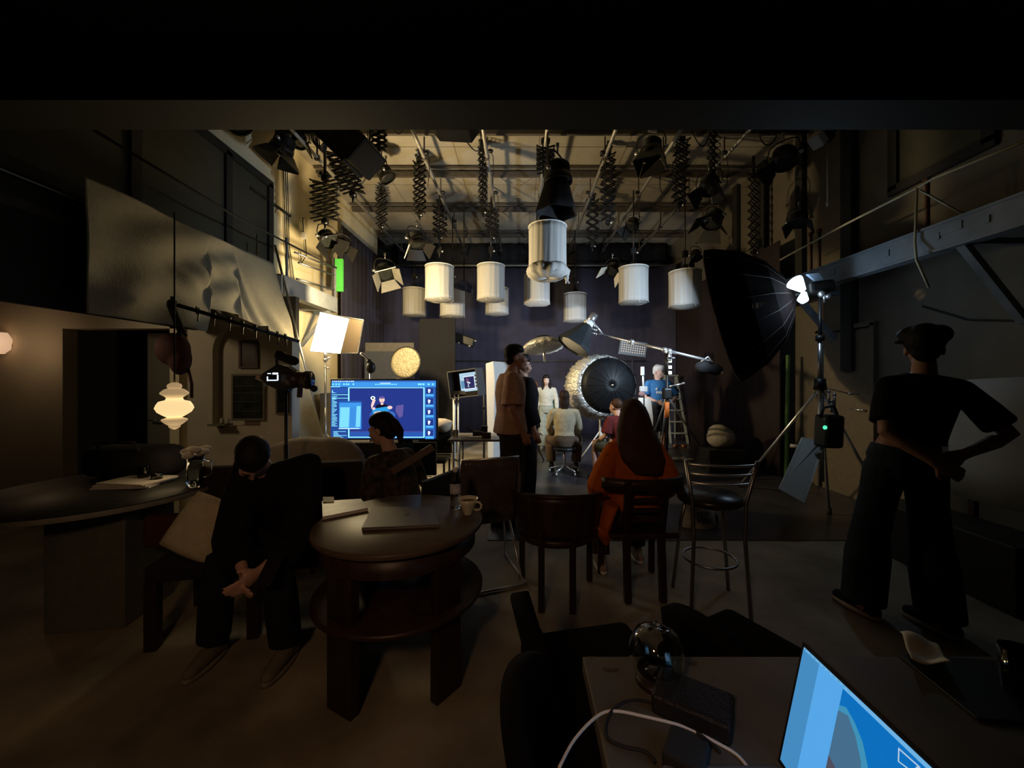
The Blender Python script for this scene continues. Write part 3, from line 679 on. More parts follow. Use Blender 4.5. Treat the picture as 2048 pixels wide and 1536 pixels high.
# rod with clips, hung strap and sandbag
r0, r1 = P(345, 607, 3.38), P(592, 681, YP - .06)
t = thing('clip_rod', 'dark rod with cloth clips in front of the partition top', 'rod', r0)
b = MB(); b.cyl(r0, r1 + (r1 - r0) * .03, .018); b.build('rod', M['black'], t)
b = MB(); b.ell(r0, .04); b.cyl(r0, r0 + V((0, 0, .06)), .015); b.build('end_clamp', M['black'], t)
for i, x in enumerate((388, 417, 447, 473, 500, 528, 549, 567)):
    f = (x - 345) / 247; p = r0.lerp(r1, f)
    b = MB(); b.bar(p + V((0, -.01, .035)), p + V((.012, -.02, -.03)), .012, .015); b.bar(p + V((0, .02, .03)), p + V((.02, -.02, -.10)), .01, .01); b.build('clip', M['black'], t)
b = MB(); b.bar(r0 + V((-.02, 0, .0)), P(365, 668, 3.36), .065, .012, (0, 1, 0)); one(b, 'hanging_strap', mat('olive_webbing', (.05, .05, .03), .8), 'broad dark strap hanging from the end of the clip rod', 'strap')
c = P(349, 704, 3.36)
t = thing('sandbag', 'dark maroon sandbag hanging before the doorway', 'sandbag', c)
b = MB(); b.ell(c + V((-.015, 0, .025)), (.14, .10, .145)); b.ell(c + V((.05, 0, -.06)), (.085, .08, .145)); b.organic('bag', M['maroon'], t, .014, 6, local=False)
b = MB(); b.tube([c + V((.12, 0, -.15)), c + V((.15, 0, -.28)), c + V((.15, 0, -.4))], .012, 6); b.tube([c + V((.02, 0, .14)), c + V((.06, 0, .21)), c + V((.10, 0, .14))], .015, 6); b.build('strap', M['maroon'], t)
# tiered glass pendant
M['lampglow'] = emis('lamp_glass_glow', (1, .72, .34), .95, (.8, .7, .5))
M['lampdim'] = emis('lamp_glass_dim', (1, .66, .32), .33, (.8, .7, .5))
LY = 2.6
c = P(349, 812, LY); k = LY / F
t = thing('pendant_lamp', 'glowing tiered glass pendant lamp before the doorway', 'lamp', c)
def tier(name, prof, m):
    b = MB(); b.lathe([(r * k, -(y - 812) * k) for r, y in prof], c, seg=40, wob=lambda q, j: 1 + .018 * math.sin(q * 12)); return b.build(name, m, t)
tier('main_globe', [(12, 794), (14, 800), (24, 803), (28, 810), (30, 816), (26, 824), (17, 831), (10, 835)], M['lampglow'])
tier('upper_globe', [(9, 776), (16, 779), (22, 785), (22, 788), (15, 793), (12, 796)], M['lampdim'])
tier('crown', [(4, 765), (10, 768), (12, 773), (9, 778)], M['lampdim'])
tier('lower_globe', [(10, 834), (20, 838), (20, 841), (14, 847), (9, 851)], M['lampdim'])
tier('finial', [(9, 850), (9, 854), (5, 857), (1, 859)], M['lampdim'])
b = MB(); b.cyl(c + V((0, 0, 47 * k)), (c.x, c.y, 2.62), .005, seg=6); b.build('cord', M['rubber'], t)
# wall sconce at the edge of the side room
c = P(-6, 688, YP - .1)
t = thing('wall_sconce', 'soft warm wall sconce in the side room', 'lamp', c)
b = MB(); b.lathe([(.05, -.1), (.09, -.05), (.10, .05), (.07, .12)], c, seg=24); b.build('shade', emis('sconce_glow', (1, .62, .36), .5, (.7, .6, .5)), t)
b = MB(); b.cyl(c, c + V((0, .1, 0)), .03); b.build('arm', M['steel'], t)
# camera with microphone
CYD = 2.9; k = CYD / F
t = thing('tripod_camera', 'camera with a furry top microphone beside the sheet', 'camera', (P(575, 760, CYD).x, CYD, 0))
def p(x, y, d=0): return P(x, y, CYD) + V((0, d, 0))
b = MB(); b.poly([p(*q_, -.04) for q_ in ((525, 756), (532, 746), (550, 735), (560, 728), (578, 733), (592, 742), (596, 752), (594, 772), (580, 778), (556, 777), (540, 770))], .09, (0, 1, 0)); b.build('body', M['rubber'], t, bevel=.008)
b = MB(); b.cyl(p(572, 758), p(604, 760), 17 * k, 16 * k, 24); b.cyl(p(604, 760), p(614, 760), 15 * k, 18 * k, 24); b.cyl(p(614, 760), p(621, 760), 18.5 * k, 18 * k, 24); b.build('lens', mat('lens_barrel', (.05, .042, .035), .4), t)
b = MB(); b.cyl(p(621, 760), p(622, 760), 15 * k); b.build('front_glass', M['pane'], t)
b = MB(); b.poly([p(*q_, -.045) for q_ in ((541, 745), (565, 745), (565, 763), (541, 763))], .006, (0, 1, 0)); s_ = b.build('screen', M['pane'], t)
sg = emis('camera_screen_glow', (.72, .82, 1), 1.6)
b = MB()
for x0, y0, x1, y1 in ((542, 753, 544, 762), (562, 750, 564.5, 761), (544, 759.5, 562, 761.5), (543, 746.5, 550, 748), (553, 745.5, 564, 749)):
    b.poly([p(x0, y0, -.048), p(x1, y0, -.048), p(x1, y1, -.048), p(x0, y1, -.048)], .002, (0, 1, 0))
b.build('readout', sg, s_)
b = MB(); b.box(p(554, 726), (.014, .02, .09), None, .003); b.box(p(557, 706), (.03, .03, .02), None, .003); b.build('shoe_mount', M['black'], t)
b = MB(); b.capsule([p(558, 711), p(574, 717), p(588, 722)], [8 * k, 9 * k, 9 * k], 14); b.build('microphone', mat('furry_foam', (.030, .027, .022), .95, bump=.8, bscale=400), t)
b = MB(); b.tube([p(554, 702), p(562, 703), p(570, 707), p(573, 712)], .006, 6); b.build('mic_arm', M['black'], t)
b = MB(); b.tube([p(513, 755), p(521, 759), p(536, 761), p(539, 757), p(525, 753), p(514, 752)], .012, 8); b.build('hand_strap', mat('pale_strap', (.42, .34, .26), .8), t)
b = MB(); b.bar(p(601, 768), p(599, 795), .028, .035, bev=.006); b.build('grip', mat('dark_red_grip', (.05, .02, .013), .6), t)
b = MB(); b.ell(p(628, 777), 7 * k); b.cyl(p(612, 770), p(628, 777), .008); b.build('focus_knob', M['black'], t)
b = MB(); b.cyl((p(572, 780)), (p(572, 780).x, CYD, .5), .012, seg=10); b.cyl((p(572, 780).x, CYD, .5), (p(572, 780).x, CYD, 1.0), .016, seg=10); b.box(p(572, 780), (.06, .06, .02)); b.build('column', M['black'], t)
for q_ in range(3):
    a = 2 * PI * q_ / 3 + .3; x = p(572, 780).x
    b = MB(); b.cyl((x, CYD, .9), (x + .18 * math.cos(a), CYD + .18 * math.sin(a), .01), .012, seg=8); b.build('leg', M['black'], t)

# ================================================================ big monitor
TY = 4.46
x0, x1, z1, z0 = P(663, 0, TY).x, P(872, 0, TY).x, P(0, 761, TY).z, P(0, 877, TY).z
W, H = x1 - x0, z1 - z0
t = thing('monitor', 'large monitor showing a blue photo editing window', 'monitor', ((x0 + x1) / 2, TY, 0))
b = MB(); b.box(((x0 + x1) / 2, TY + .03, (z0 + z1) / 2), (W + .03, .05, H + .035), None, .006); b.build('housing', M['black'], t)
SC = [emis('ui_%d' % i, c, s * 1.7) for i, (c, s) in enumerate([((.03, .12, .55), .34), ((.05, .32, .85), .6), ((.25, .75, 1), .9), ((.03, .07, .46), .34), ((.75, .95, 1), 1.0), ((.85, .55, .50), .75), ((.02, .02, .10), .10), ((.02, .28, .62), .75), ((.20, .16, .55), .38), ((.03, .13, .60), .45), ((.06, .22, .75), .45)])]
def draw_screen(org, ux, uz, n, W, H, full=True):    # org = top left corner, coordinates 0..1000 x 0..1000
    b = MB(); lay = [0]
    def rect(x0, y0, x1, y1, m, d=None):
        lay[0] += 1; b.mi = m
        o = org - n * (.0004 * lay[0] if d is None else d)
        f = lambda x, y: o + ux * (W * x / 1000) - uz * (H * y / 1000)
        b.add([f(x0, y0), f(x1, y0), f(x1, y1), f(x0, y1)], [(0, 1, 2, 3)], False)
    def pol(pts_, m):
        lay[0] += 1; b.mi = m; o = org - n * .0004 * lay[0]
        b.add([o + ux * (W * x / 1000) - uz * (H * y / 1000) for x, y in pts_], [tuple(range(len(pts_)))], False)
    def disc(x, y, rx, ry, m): pol([(x + rx * math.cos(a), y + ry * math.sin(a)) for a in [2 * PI * k / 16 for k in range(16)]], m)
    rnd = random.Random(3)
    rect(0, 0, 1000, 1000, 0)
    rect(0, 0, 1000, 110, 1); rect(0, 0, 1000, 28, 10)
    for i in range(12): rect(8 + i * 18, 8, 16 + i * 18 + rnd.random() * 6, 20, 4)
    for x in (10, 40, 68, 115, 140, 160, 205): rect(x, 52, x + 14, 76, 2)
    for i in range(12): rect(420 + i * 18, 58, 430 + i * 18, 74, 2)
    for x in (830, 850, 875, 925, 965): rect(x, 52, x + 16, 78, 2)
    rect(470, 42, 570, 50, 4); rect(0, 100, 90, 112, 2)
    rect(0, 112, 175, 1000, 0); rect(10, 130, 160, 215, 9); pol([(12, 214), (12, 150), (24, 205), (60, 214)], 2)
    for y in (240, 300): rect(10, y, 165, y + 8, 2)
    for i in range(24): rect(12, 270 + i * 22, 30 + rnd.random() * 40, 278 + i * 22, 2)
    for i in range(7): rect(30, 870 + i * 17, 60 + rnd.random() * 100, 876 + i * 17, 2)
    for i in range(8): rect(170 + i * 9, 0, 171 + i * 9, 1, 4)
    rect(172, 118, 898, 978, 2); rect(184, 130, 886, 962, 3)
    rect(186, 870, 884, 876, 8); rect(186, 880, 884, 960, 9)
    # person in the picture: raised hand, head, shirt, folded arms and legs, chair
    pol([(630, 430), (700, 410), (690, 610), (660, 640), (620, 520)], 8)
    disc(420, 585, 45, 55, 9); disc(560, 590, 60, 70, 10)
    pol([(395, 490), (420, 400), (435, 330), (405, 330), (390, 420)], 5); disc(408, 300, 22, 32, 4); disc(408, 300, 9, 18, 6)
    pol([(430, 520), (440, 420), (480, 400), (525, 405), (560, 440), (545, 540)], 6)
    disc(494, 330, 26, 48, 5); disc(494, 290, 27, 22, 8); pol([(480, 385), (510, 385), (505, 415), (485, 415)], 5)
    for x, y, rx, ry in ((485, 325, 4, 4), (503, 325, 4, 4)): disc(x, y, rx, ry, 6)
    disc(494, 350, 10, 3, 6)
    pol([(400, 500), (420, 480), (560, 440), (590, 480), (470, 600), (410, 590)], 7); disc(570, 460, 24, 28, 5); pol([(420, 540), (480, 520), (480, 545), (425, 560)], 5)
    disc(418, 480, 14, 22, 5)
    # floating window of rows
    rect(90, 350, 300, 830, 1); rect(90, 350, 300, 378, 9)
    for i in range(22):
        rect(100, 460 + i * 15.5, 190, 468 + i * 15.5, 2); rect(200, 460 + i * 15.5, 250, 464 + i * 15.5, 10); rect(256, 440 + i * 16, 296, 448 + i * 16, 2)
    rect(95, 812, 290, 820, 4)
    # filmstrip
    for i in range(5):
        y = 118 + i * 178; rect(912, y, 995, y + 160, 1); rect(916, y + 4, 990, y + 110, 3)
        disc(945, y + 40, 7, 14, 4); pol([(938, y + 60), (956, y + 30), (962, y + 44), (950, y + 95), (944, y + 95)], 4); rect(925, y + 125, 985, y + 131, 2)
    return b
b = draw_screen(V((x0, TY + .0, z1)), V((1, 0, 0)), V((0, 0, 1)), V((0, 1, 0)), W, H); b.build('screen', SC, t)
b = MB(); b.box(((x0 + x1) / 2, TY + .09, z0 + .2), (.5, .07, .3), None, .01); b.build('back_box', M['black'], t)
for x in (P(669, 0, TY).x, P(679, 0, TY).x):
    b = MB(); b.cyl((x, TY + .07, .0), (x, TY + .07, z0 + .05), .011, seg=8); b.build('leg', M['black'], t)
b = MB(); b.box((x1 - .35, TY + .07, .4), (.12, .06, .8)); b.box((x1 - .45, TY + .07, .02), (.9, .45, .03), None, .008); b.build('stand', M['black'], t)
b = MB(); b.box((x1 - .55, TY + .25, .52), (1.0, .06, .40), None, .006); one(b, 'dark_case', M['black'], 'dark flight case standing behind the large monitor', 'case')
# goose-neck stand head over the monitor
c = P(741, 762, 5.05)
t = thing('light_stand', 'black light stand with a hooked head behind the large monitor', 'stand', (c.x, c.y, 0))
b = MB(); b.cyl((c.x, c.y, .02), (c.x, c.y, c.z + .1), .016); b.build('pole', M['chrome'], t)
b = MB(); b.ell(P(742, 735, 5.05), (.06, .05, .08)); b.capsule([P(742, 735, 5.05), P(738, 722, 5.05)], [.035, .03]); b.build('head', M['black'], t)
b = MB(); b.capsule([P(738, 722, 5.05), P(731, 713, 5.05), P(724, 708, 5.05)], [.018, .02, .025]); b.build('hook', M['chrome'], t)
for k_ in range(3):
    a = 2 * PI * k_ / 3; b = MB(); b.cyl((c.x, c.y, .5), (c.x + .35 * math.cos(a), c.y + .35 * math.sin(a), .012), .01, seg=8); b.build('leg', M['steel'], t)
# round reflector
c = P(811, 725, 6.6); n = V((-.15, -1, .1)).normalized()
t = thing('round_reflector', 'round wrinkled gold reflector with a black rim above the large monitor', 'reflector', c)
b = MB(); b.lathe([(0, 0), (.12, -.005), (.22, .002), (.265, 0)], c, n, 40, wob=lambda q_, j: 1 + .01 * math.sin(q_ * 8)); b.build('disc', mat('gold_cloth', (.30, .26, .165), .45, .15, noise=.15, scale=12, bump=.8, bscale=30), t, solid=.006)
x, y, d = frame(n); b = MB(); b.tube([c + (x * math.cos(a) + y * math.sin(a)) * .27 for a in [2 * PI * q_ / 40 for q_ in range(40)]], .012, 6, closed=True); b.build('rim', M['black'], t)
b = MB(); b.cyl(c + V((0, .03, 0)), (c.x, c.y + .03, .01), .012, seg=8); b.build('pole', M['black'], t)
# ================================================================ tilted small monitor on a white stand
SY = 5.6
t = thing('monitor', 'small tilted monitor in a hood on a white stand', 'monitor', (P(938, 0, SY).x, SY, 0))
rot = Matrix.Rotation(R(-7), 3, 'Y') @ Matrix.Rotation(R(-24), 3, 'Z') 
c = P(937, 766, SY); sx = rot @ V((1, 0, 0)); sz = rot @ V((0, 0, 1)); sn = rot @ V((0, 1, 0))
b = MB(); b.box(c, (.46, .06, .36), rot, .008); b.build('housing', M['black'], t)
b = MB()
for s_ in (-1, 1): b.box(c + sx * s_ * .235 - sn * .06, (.012, .2, .38), rot); b.box(c + sz * s_ * .19 - sn * .06, (.47, .2, .012), rot)
b.build('hood', mat('grey_hood', (.10, .10, .10), .6), t)
SS = [emis('mini_%d' % i, c_, s_) for i, (c_, s_) in enumerate([((.55, .8, 1), .8), ((.05, .06, .3), .35), ((.9, .95, 1), 1.0), ((.1, .1, .16), .2), ((.85, .25, .3), .6), ((.2, .5, .8), .6)])]
b = MB()
def mr(x0, y0, x1, y1, m, l):
    b.mi = m; o = c - sn * (.032 + .0005 * l); f = lambda x, y: o + sx * x - sz * y
    b.add([f(x0, y0), f(x1, y0), f(x1, y1), f(x0, y1)], [(0, 1, 2, 3)], False)
mr(-.12, -.15, .17, .12, 0, 0); mr(-.06, -.10, .13, .09, 2, 1); mr(-.05, -.09, .12, .08, 1, 2)
for i in range(4): mr(.135, -.11 + i * .05, .16, -.08 + i * .05, 3, 3)
mr(-.11, -.04, -.05, .07, 5, 3)
for q_ in ((-.005, -.07, .005, -.02, 4), (.02, -.06, .028, -.03, 4), (-.005, -.02, .03, -.008, 2), (.01, -.01, .02, .06, 2), (.03, -.01, .05, .01, 2), (-.01, .045, .035, .05, 5)): mr(*q_[:4], q_[4], 4)
b.build('screen', SS, t)
for x in (-.03, .03):
    q_ = P(908 if x < 0 else 916, 800, SY); b = MB(); b.cyl((q_.x, SY + .02, .0), (q_.x, SY + .02, c.z - .12), .02 if x < 0 else .012); b.build('post', M['white'], t)
b = MB(); b.box((P(912, 0, SY).x, SY + .05, .02), (.5, .45, .04), None, .01); b.build('base', M['grey'], t)
b = MB(); b.box((c.x - .1, SY + .02, c.z - .14), (.3, .05, .05)); b.build('bracket', M['grey'], t)
# foam boards
BY = 6.3
a, c = P(970, 722, BY), P(990, 862, BY)
b = MB(); b.poly([P(971, 727, BY), P(987, 722, BY), P(990, 760, BY), P(987, 940, BY), P(976, 940, BY)], .5, (.5, 1, 0)); one(b, 'foam_board', M['white'], 'thick white foam board edge lit warm behind the man in beige', 'board', bevel=.012)
b = MB(); b.cyl(P(968, 740, BY), (P(968, 740, BY).x, BY, 0), .018); b.cyl(P(968, 818, BY) + V((0, 0, .06)), P(968, 818, BY), .024); one(b, 'board_pole', M['black'], 'black pole holding the warm lit foam board', 'pole')
# ================================================================ strobes and umbrellas in the middle
AY = 6.6
# white folded umbrella from the side
c = P(1086, 694, AY)
t = thing('umbrella', 'white shallow umbrella with a black crown, aimed down', 'umbrella', (c.x, c.y, 0))
k = AY / F; ax = V((.12, -.25, -1)).normalized()
x, y, d = frame(ax)
b = MB(); b.lathe([(.03, -.20), (.13, -.17), (.22, -.11)], c, ax, 32); b.build('crown', M['blackcloth'], t, solid=.004)
b = MB(); b.lathe([(.22, -.11), (.30, -.06), (.36, .01), (.34, .03), (.25, .06), (.10, .09), (.0, .10)], c, ax, 64, wob=lambda q_, j: 1 + .03 * math.sin(q_ * 16) * (j > 0)); b.build('diffuser', M['foil'], t, solid=.003)
AY = 6.2
b = MB(); b.cyl(c, c + ax * .26, .025); b.build('strobe_head', M['chrome'], t)
b = MB(); b.cyl(c + V((-.26, .42, -.1)), (c.x - .26, c.y + .42, .02), .015); b.cyl(c, c + V((-.26, .42, -.1)), .014); b.build('pole', M['black'], t)
for q_ in range(3):
    a = 2 * PI * q_ / 3; b = MB(); b.cyl((c.x - .26, c.y + .42, .6), (c.x - .26 + .3 * math.cos(a), c.y + .42 + .3 * math.sin(a), .012), .01, seg=8); b.build('leg', M['black'], t)
# black strobe box on the boom
c = P(1152, 682, AY - .2); ax = V((-.55, -.15, -.8)).normalized()
t = thing('softbox', 'black tilted softbox on the end of the chrome boom', 'softbox', c)
b = MB(); b.lathe([(.07, -.22), (.17, -.02), (.27, .16), (.29, .22)], c + V((.07, 0, .08)), ax, 8); b.smooth = False
for i in range(len(b.sm)): b.sm[i] = False
b.build('box', mat('softbox_nylon', (.020, .024, .028), .45), t, solid=.006)
b = MB(); b.lathe([(.0, .19), (.27, .19), (.28, .18)], c + V((.07, 0, .08)), ax, 8); b.build('front_cloth', M['silk'], t)
q_ = c + V((.07, 0, .08)) - ax * .22
b = MB(); b.lathe([(.0, -.05), (.075, -.05), (.08, .0), (.075, .03)], q_, ax, 20); b.build('speed_ring', M['white'], t)
b = MB(); b.cyl(q_ - ax * .04, q_ - ax * .2, .06); b.build('strobe_head', M['chrome'], t)
b = MB(); e = P(1205, 668, AY - .2)
for dz in (.0, -.06, -.12): b.cyl(q_ + V((.03, 0, dz)), q_ + V((.12, -.03, dz - .03)), .014); b.ell(q_ + V((.12, -.03, dz - .03)), .02)
b.cyl(q_ - ax * .1, e, .015); b.build('bracket', M['chrome'], t)
# boom and its stand
SYD = 5.6
g0, g1 = P(1198, 668, AY - .2), P(1420, 722, SYD - .3)
sx_ = P(1334, 0, SYD).x
t = thing('boom_stand', 'chrome boom stand with an orange sleeve in front of the blue-shirted man', 'stand', (sx_, SYD, 0))
b = MB(); b.cyl(g0, g1, .016); b.cyl(g0.lerp(g1, .45), g0.lerp(g1, .95), .021); b.build('boom', M['chrome'], t)
for f in (.32, .62, .66): b = MB(); p_ = g0.lerp(g1, f); b.ell(p_, (.05, .04, .04)); b.cyl(p_, p_ + V((0, -.06, -.05)), .015); b.build('boom_clamp', M['chrome'], t)
pv = g0.lerp(g1, .62); pv2 = V((sx_, SYD, pv.z))
b = MB(); b.cyl((sx_, SYD, .25), (sx_, SYD, pv.z), .016); b.cyl((sx_, SYD, pv.z - .35), (sx_, SYD, pv.z - .02), .03); b.cyl((sx_, SYD, 1.0), (sx_, SYD, 1.35), .026); b.cyl(pv, pv2, .02); b.build('column', M['black'], t)
b = MB()
for dz in (.08, .16, .25, .33): b.box((sx_ + .03, SYD - .03, pv.z - dz), (.05, .03, .05), None, .006)
b.build('latch', M['white'], t)
b = MB(); b.cyl((sx_, SYD, .93), (sx_, SYD, 1.16), .032, seg=20); b.build('sleeve', mat('orange_tape', (.75, .20, .04), .5), t)
b = MB(); b.cyl((sx_, SYD, .1), (sx_, SYD, .95), .013); b.build('chrome_tube', M['chrome'], t)
b = MB(); b.box((sx_, SYD, 1.28), (.12, .1, .16), None, .02); b.build('hub', M['black'], t)
for e in (FL(1412, 912), FL(1293, 912), V((sx_ + .15, SYD + .75, 0))):
    b = MB(); b.cyl((sx_, SYD, 1.25), e + V((0, 0, .015)), .014); b.build('leg', M['chrome'], t)
b = MB(); b.cyl((sx_ + .02, SYD, 1.38), (sx_ + .22, SYD - .05, 1.43), .012); b.ell((sx_ + .22, SYD - .05, 1.43), .022); b.build('handle', M['chrome'], t)
b = MB(); b.cyl(pv + V((.05, -.05, 0)), pv + V((.07, -.08, -.12)), .01); b.cyl(pv + V((.07, -.08, -.12)), pv + V((.12, -.08, -.12)), .01); b.build('crank', M['chrome'], t)
c = g1 + V((-.03, 0, -.07))
t = thing('sandbag', 'black counterweight sandbag hanging on the boom tail', 'sandbag', c)
b = MB(); b.ell(c + V((-.07, 0, -.02)), (.12, .08, .09)); b.ell(c + V((.10, 0, -.05)), (.11, .08, .08)); b.organic('bag', M['blackcloth'], t, .014, 5, local=False)
b = MB(); b.tube([c + V((-.09, 0, .06)), c + V((0, 0, .13)), c + V((.06, 0, .05))], .014, 6); b.build('strap', M['chrome'], t)
b = MB(); b.ell(c + V((.17, -.03, -.09)), .025); b.build('buckle', M['chrome'], t)
# big umbrella seen from behind
UY = 6.0; c = P(1232, 771, UY); n = V((.10, -1, .05)).normalized(); x, y, d = frame(n)
t = thing('umbrella', 'big black umbrella with a wide wrinkled silver collar', 'umbrella', (c.x, c.y, 0))
ru = .47; cc = c + d * -.10 + V((-.06, .02, .005))
b = MB(); b.lathe([(.012, .12), (.12, .105), (.24, .065), (.36, .01), (ru, -.06)], cc, d, 32, wob=lambda q_, j: 1 - .012 * abs(math.sin(q_ * 8)) * (j > 1)); b.build('canopy', mat('umbrella_black', (.008, .009, .011), .5, spec=.25), t, solid=.004)
for q_ in range(16):
    a = 2 * PI * q_ / 16; f = lambda r, h: cc + (x * math.cos(a) + y * math.sin(a)) * r + d * (h + .006)
    b = MB(); b.tube([f(.02, .12), f(.12, .105), f(.24, .065), f(.36, .01), f(ru, -.06)], .004, 5); b.build('rib', M['black'], t)
b = MB(); cs = cc + V((-.14, .12, -.03))
secs = []
N = 120; vs = []
for j, (r, h, f) in enumerate(((ru * .97, -.05, 0), (ru * 1.06, -.08, .3), (ru * 1.13, -.14, .75), (ru * 1.12, -.2, 1))):
    o = cc.lerp(cs, f)
    for q_ in range(N):
        a = 2 * PI * q_ / N; rr = r * (1 + .022 * math.sin(q_ * 2.4 + j * 1.5) * (j > 0) + .018 * math.sin(q_ * 1.1 + 2 * j) * (j > 0)); vs.append(o + (x * math.cos(a) + y * math.sin(a)) * rr + d * h)
b.add(vs, [(j * N + i, j * N + (i + 1) % N, (j + 1) * N + (i + 1) % N, (j + 1) * N + i) for j in range(3) for i in range(N)]); b.build('collar', M['foil'], t, solid=.004)
b = MB(); b.ell(cc + d * .13, .018); b.build('tip', M['chrome'], t)
b = MB(); b.cyl(cc + d * .1, cc - d * .5, .012); e = cc - d * .5; b.cyl(e + V((0, 0, .05)), (e.x, e.y, .02), .018); b.build('pole', M['white'], t)
for q_ in range(3):
    a = 2 * PI * q_ / 3 + .6; b = MB(); b.cyl((e.x, e.y, .6), (e.x + .4 * math.cos(a), e.y + .4 * math.sin(a), .015), .012, seg=8); b.build('leg', M['white'], t)
b = MB(); b.lathe([(.05, 0), (.2, -.14), (.32, -.32)], P(1150, 848, 7.0), (.5, -.3, -.9), 8); one(b, 'softbox_cover', M['blackcloth'], 'collapsed black softbox cover lying against the silver collar', 'cover', solid=.006)
# perforated LED lamp behind the boom
c = P(1265, 697, 7.2); rot = Euler((0, R(8), 0)).to_matrix()
t = thing('grid_lamp', 'dark panel lamp with rows of small lit bulbs behind the boom', 'lamp', c)
b = MB(); b.box(c, (.52, .08, .29), rot, .01); b.build('housing', M['black'], t)
b = MB()
for i in range(11):
    for j in range(5): b.ell(c + rot @ V((-.21 + i * .042, -.045, .09 - j * .042)), (.010, .006, .010), None, 8, 5)
b.build('bulbs', emis('bulb_glow', (1, .75, .52), .9), t)
b = MB(); b.cyl(c, (c.x, c.y + .05, .02), .014); b.build('pole', M['black'], t)
# dark head on a stand near the rail
c = P(928, 681, 8.2)
t = thing('strobe_head', 'dark strobe head hanging in front of the violet curtain', 'lamp', c)
b = MB(); b.bar(c + V((-.2, 0, .08)), c + V((.22, 0, -.06)), .2, .2, bev=.03); b.build('body', M['black'], t)
b = MB()
for q_ in ((-.26, .14), (-.1, -.06), (.13, -.13), (.25, -.02)): b.ell(c + V((q_[0], -.12, q_[1])), (.028, .02, .018))
b.build('knob', M['chrome'], t)
b = MB(); b.cyl(c + V((-.24, 0, .1)), c + V((-.02, 0, .12)), .012); b.cyl(c, (c.x, c.y, ZR), .012); b.build('arm', M['steel'], t)
# blue hood behind the front lanterns
c = P(928, 572, 7.4)
t = thing('lamp_hood', 'blue rimmed lamp hood behind the front lanterns', 'lamp', c)
b = MB(); b.lathe([(.04, .1), (.12, .07), (.17, 0), (.19, -.09)], c, (.3, -.2, 1), 24); b.build('shell', mat('navy_enamel', (.03, .045, .16), .35), t, solid=.008)
b = MB(); b.cyl(c, (c.x, c.y, ZR), .012); b.build('hanger', M['black'], t)
# ================================================================ large deep umbrella and its strobe near the drab wall
SX, SYY = P(1640, 590, 4.1).x, 4.1
t = thing('light_stand', 'heavy chrome tripod stand under the lit strobe', 'stand', (SX, SYY, 0))
top = P(1640, 596, SYY)
b = MB(); b.cyl((SX, SYY, .35), (SX, SYY, 1.45), .020); b.cyl((SX, SYY, 1.45), (SX, SYY, 1.95), .022); b.build('column', M['chrome'], t)
b = MB(); b.cyl((SX, SYY, 1.9), (SX, SYY, top.z), .016); b.build('riser', M['black'], t)
b = MB(); b.cyl((SX + .035, SYY, .4), (SX + .03, SYY, 1.85), .009); b.build('side_rod', M['chrome'], t)
b = MB(); b.cyl((SX, SYY, 1.38), (SX, SYY, 1.50), .06, .05); b.cyl((SX, SYY, 1.9), (SX, SYY, 1.96), .04); b.build('collar', M['black'], t)
for e in (V((3.02, 5.3, 0)), V((3.92, 4.05, 0)), FL(1658, 1030)):
    b = MB(); b.cyl((SX, SYY, 1.40), e + V((0, 0, .02)), .016); L_ = b.build('leg', M['chrome'], t)
    b = MB(); b.cyl(e + V((0, 0, .08)), e + V((0, 0, .0)), .024); b.build('foot', M['rubber'], L_)
b = MB()
for i, (dx, dz) in enumerate(((.07, .0), (.13, -.03), (.10, -.1))): b.cyl((SX + dx, SYY - .03, 1.36 + dz), (SX + dx, SYY - .03, 1.24 + dz), .012); b.ell((SX + dx, SYY - .03, 1.36 + dz), .018)
b.build('knob', M['chrome'], t)
b = MB(); b.cyl((SX + .05, SYY, 1.4), (SX + .35, SYY, 1.33), .006); b.cyl((SX + .3, SYY, 1.335), (SX + .42, SYY, 1.33), .01); b.build('handle', M['chrome'], t)
# umbrella: opens toward the set, seen on its black outside
hub = P(1598, 588, 4.25); opn = V((-.80, .55, -.22)).normalized(); x, y, d = frame(opn)
t = thing('umbrella', 'huge deep black umbrella beside the lit strobe', 'umbrella', hub)
prof = [(.05, .04), (.24, .10), (.46, .22), (.66, .43), (.78, .66), (.82, .76)]
b = MB(); b.lathe(prof, hub, d, 16); b.smooth = False; b.sm = [False] * len(b.sm); b.build('canopy', mat('umbrella_cloth', (.010, .006, .006), .9, spec=.08), t, solid=.006)
b = MB(); b.lathe([(r - .008, h + .012) for r, h in prof], hub, d, 16); b.build('lining', mat('silver_lining', (.7, .72, .75), .3, .6), t)
for q_ in range(16):
    a = 2 * PI * q_ / 16; b = MB(); b.tube([hub + (x * math.cos(a) + y * math.sin(a)) * (r + .006) + d * h for r, h in prof], .005, 5); b.build('rib', mat('rib_wire', (.022, .016, .014), .6), t)
b = MB(); b.cyl(hub, hub + d * .85, .012); b.build('shaft', M['chrome'], t)
Mx = Matrix.Translation(P(1515, 612, 3.62)) @ Euler((PI / 2, R(-4), R(20))).to_matrix().to_4x4(); Mx.translation -= hub
o = text_mesh('\u039b', .07, 'emblem', mat('print_grey', (.45, .42, .42), .6), t, Mx)
b = MB()
for i, (x0_, y0_, x1_, y1_) in enumerate(((1506, 608, 1506, 618), (1512, 606, 1515, 616), (1515, 616, 1518, 605), (1522, 604, 1522, 615), (1526, 603, 1526, 614), (1526, 614, 1531, 613), (1530, 607, 1536, 604))):
    b.bar(P(x0_, y0_, 3.6), P(x1_, y1_, 3.6), .006, .004)
b.build('lettering', mat('print_grey', (.45, .42, .42), .6), t)
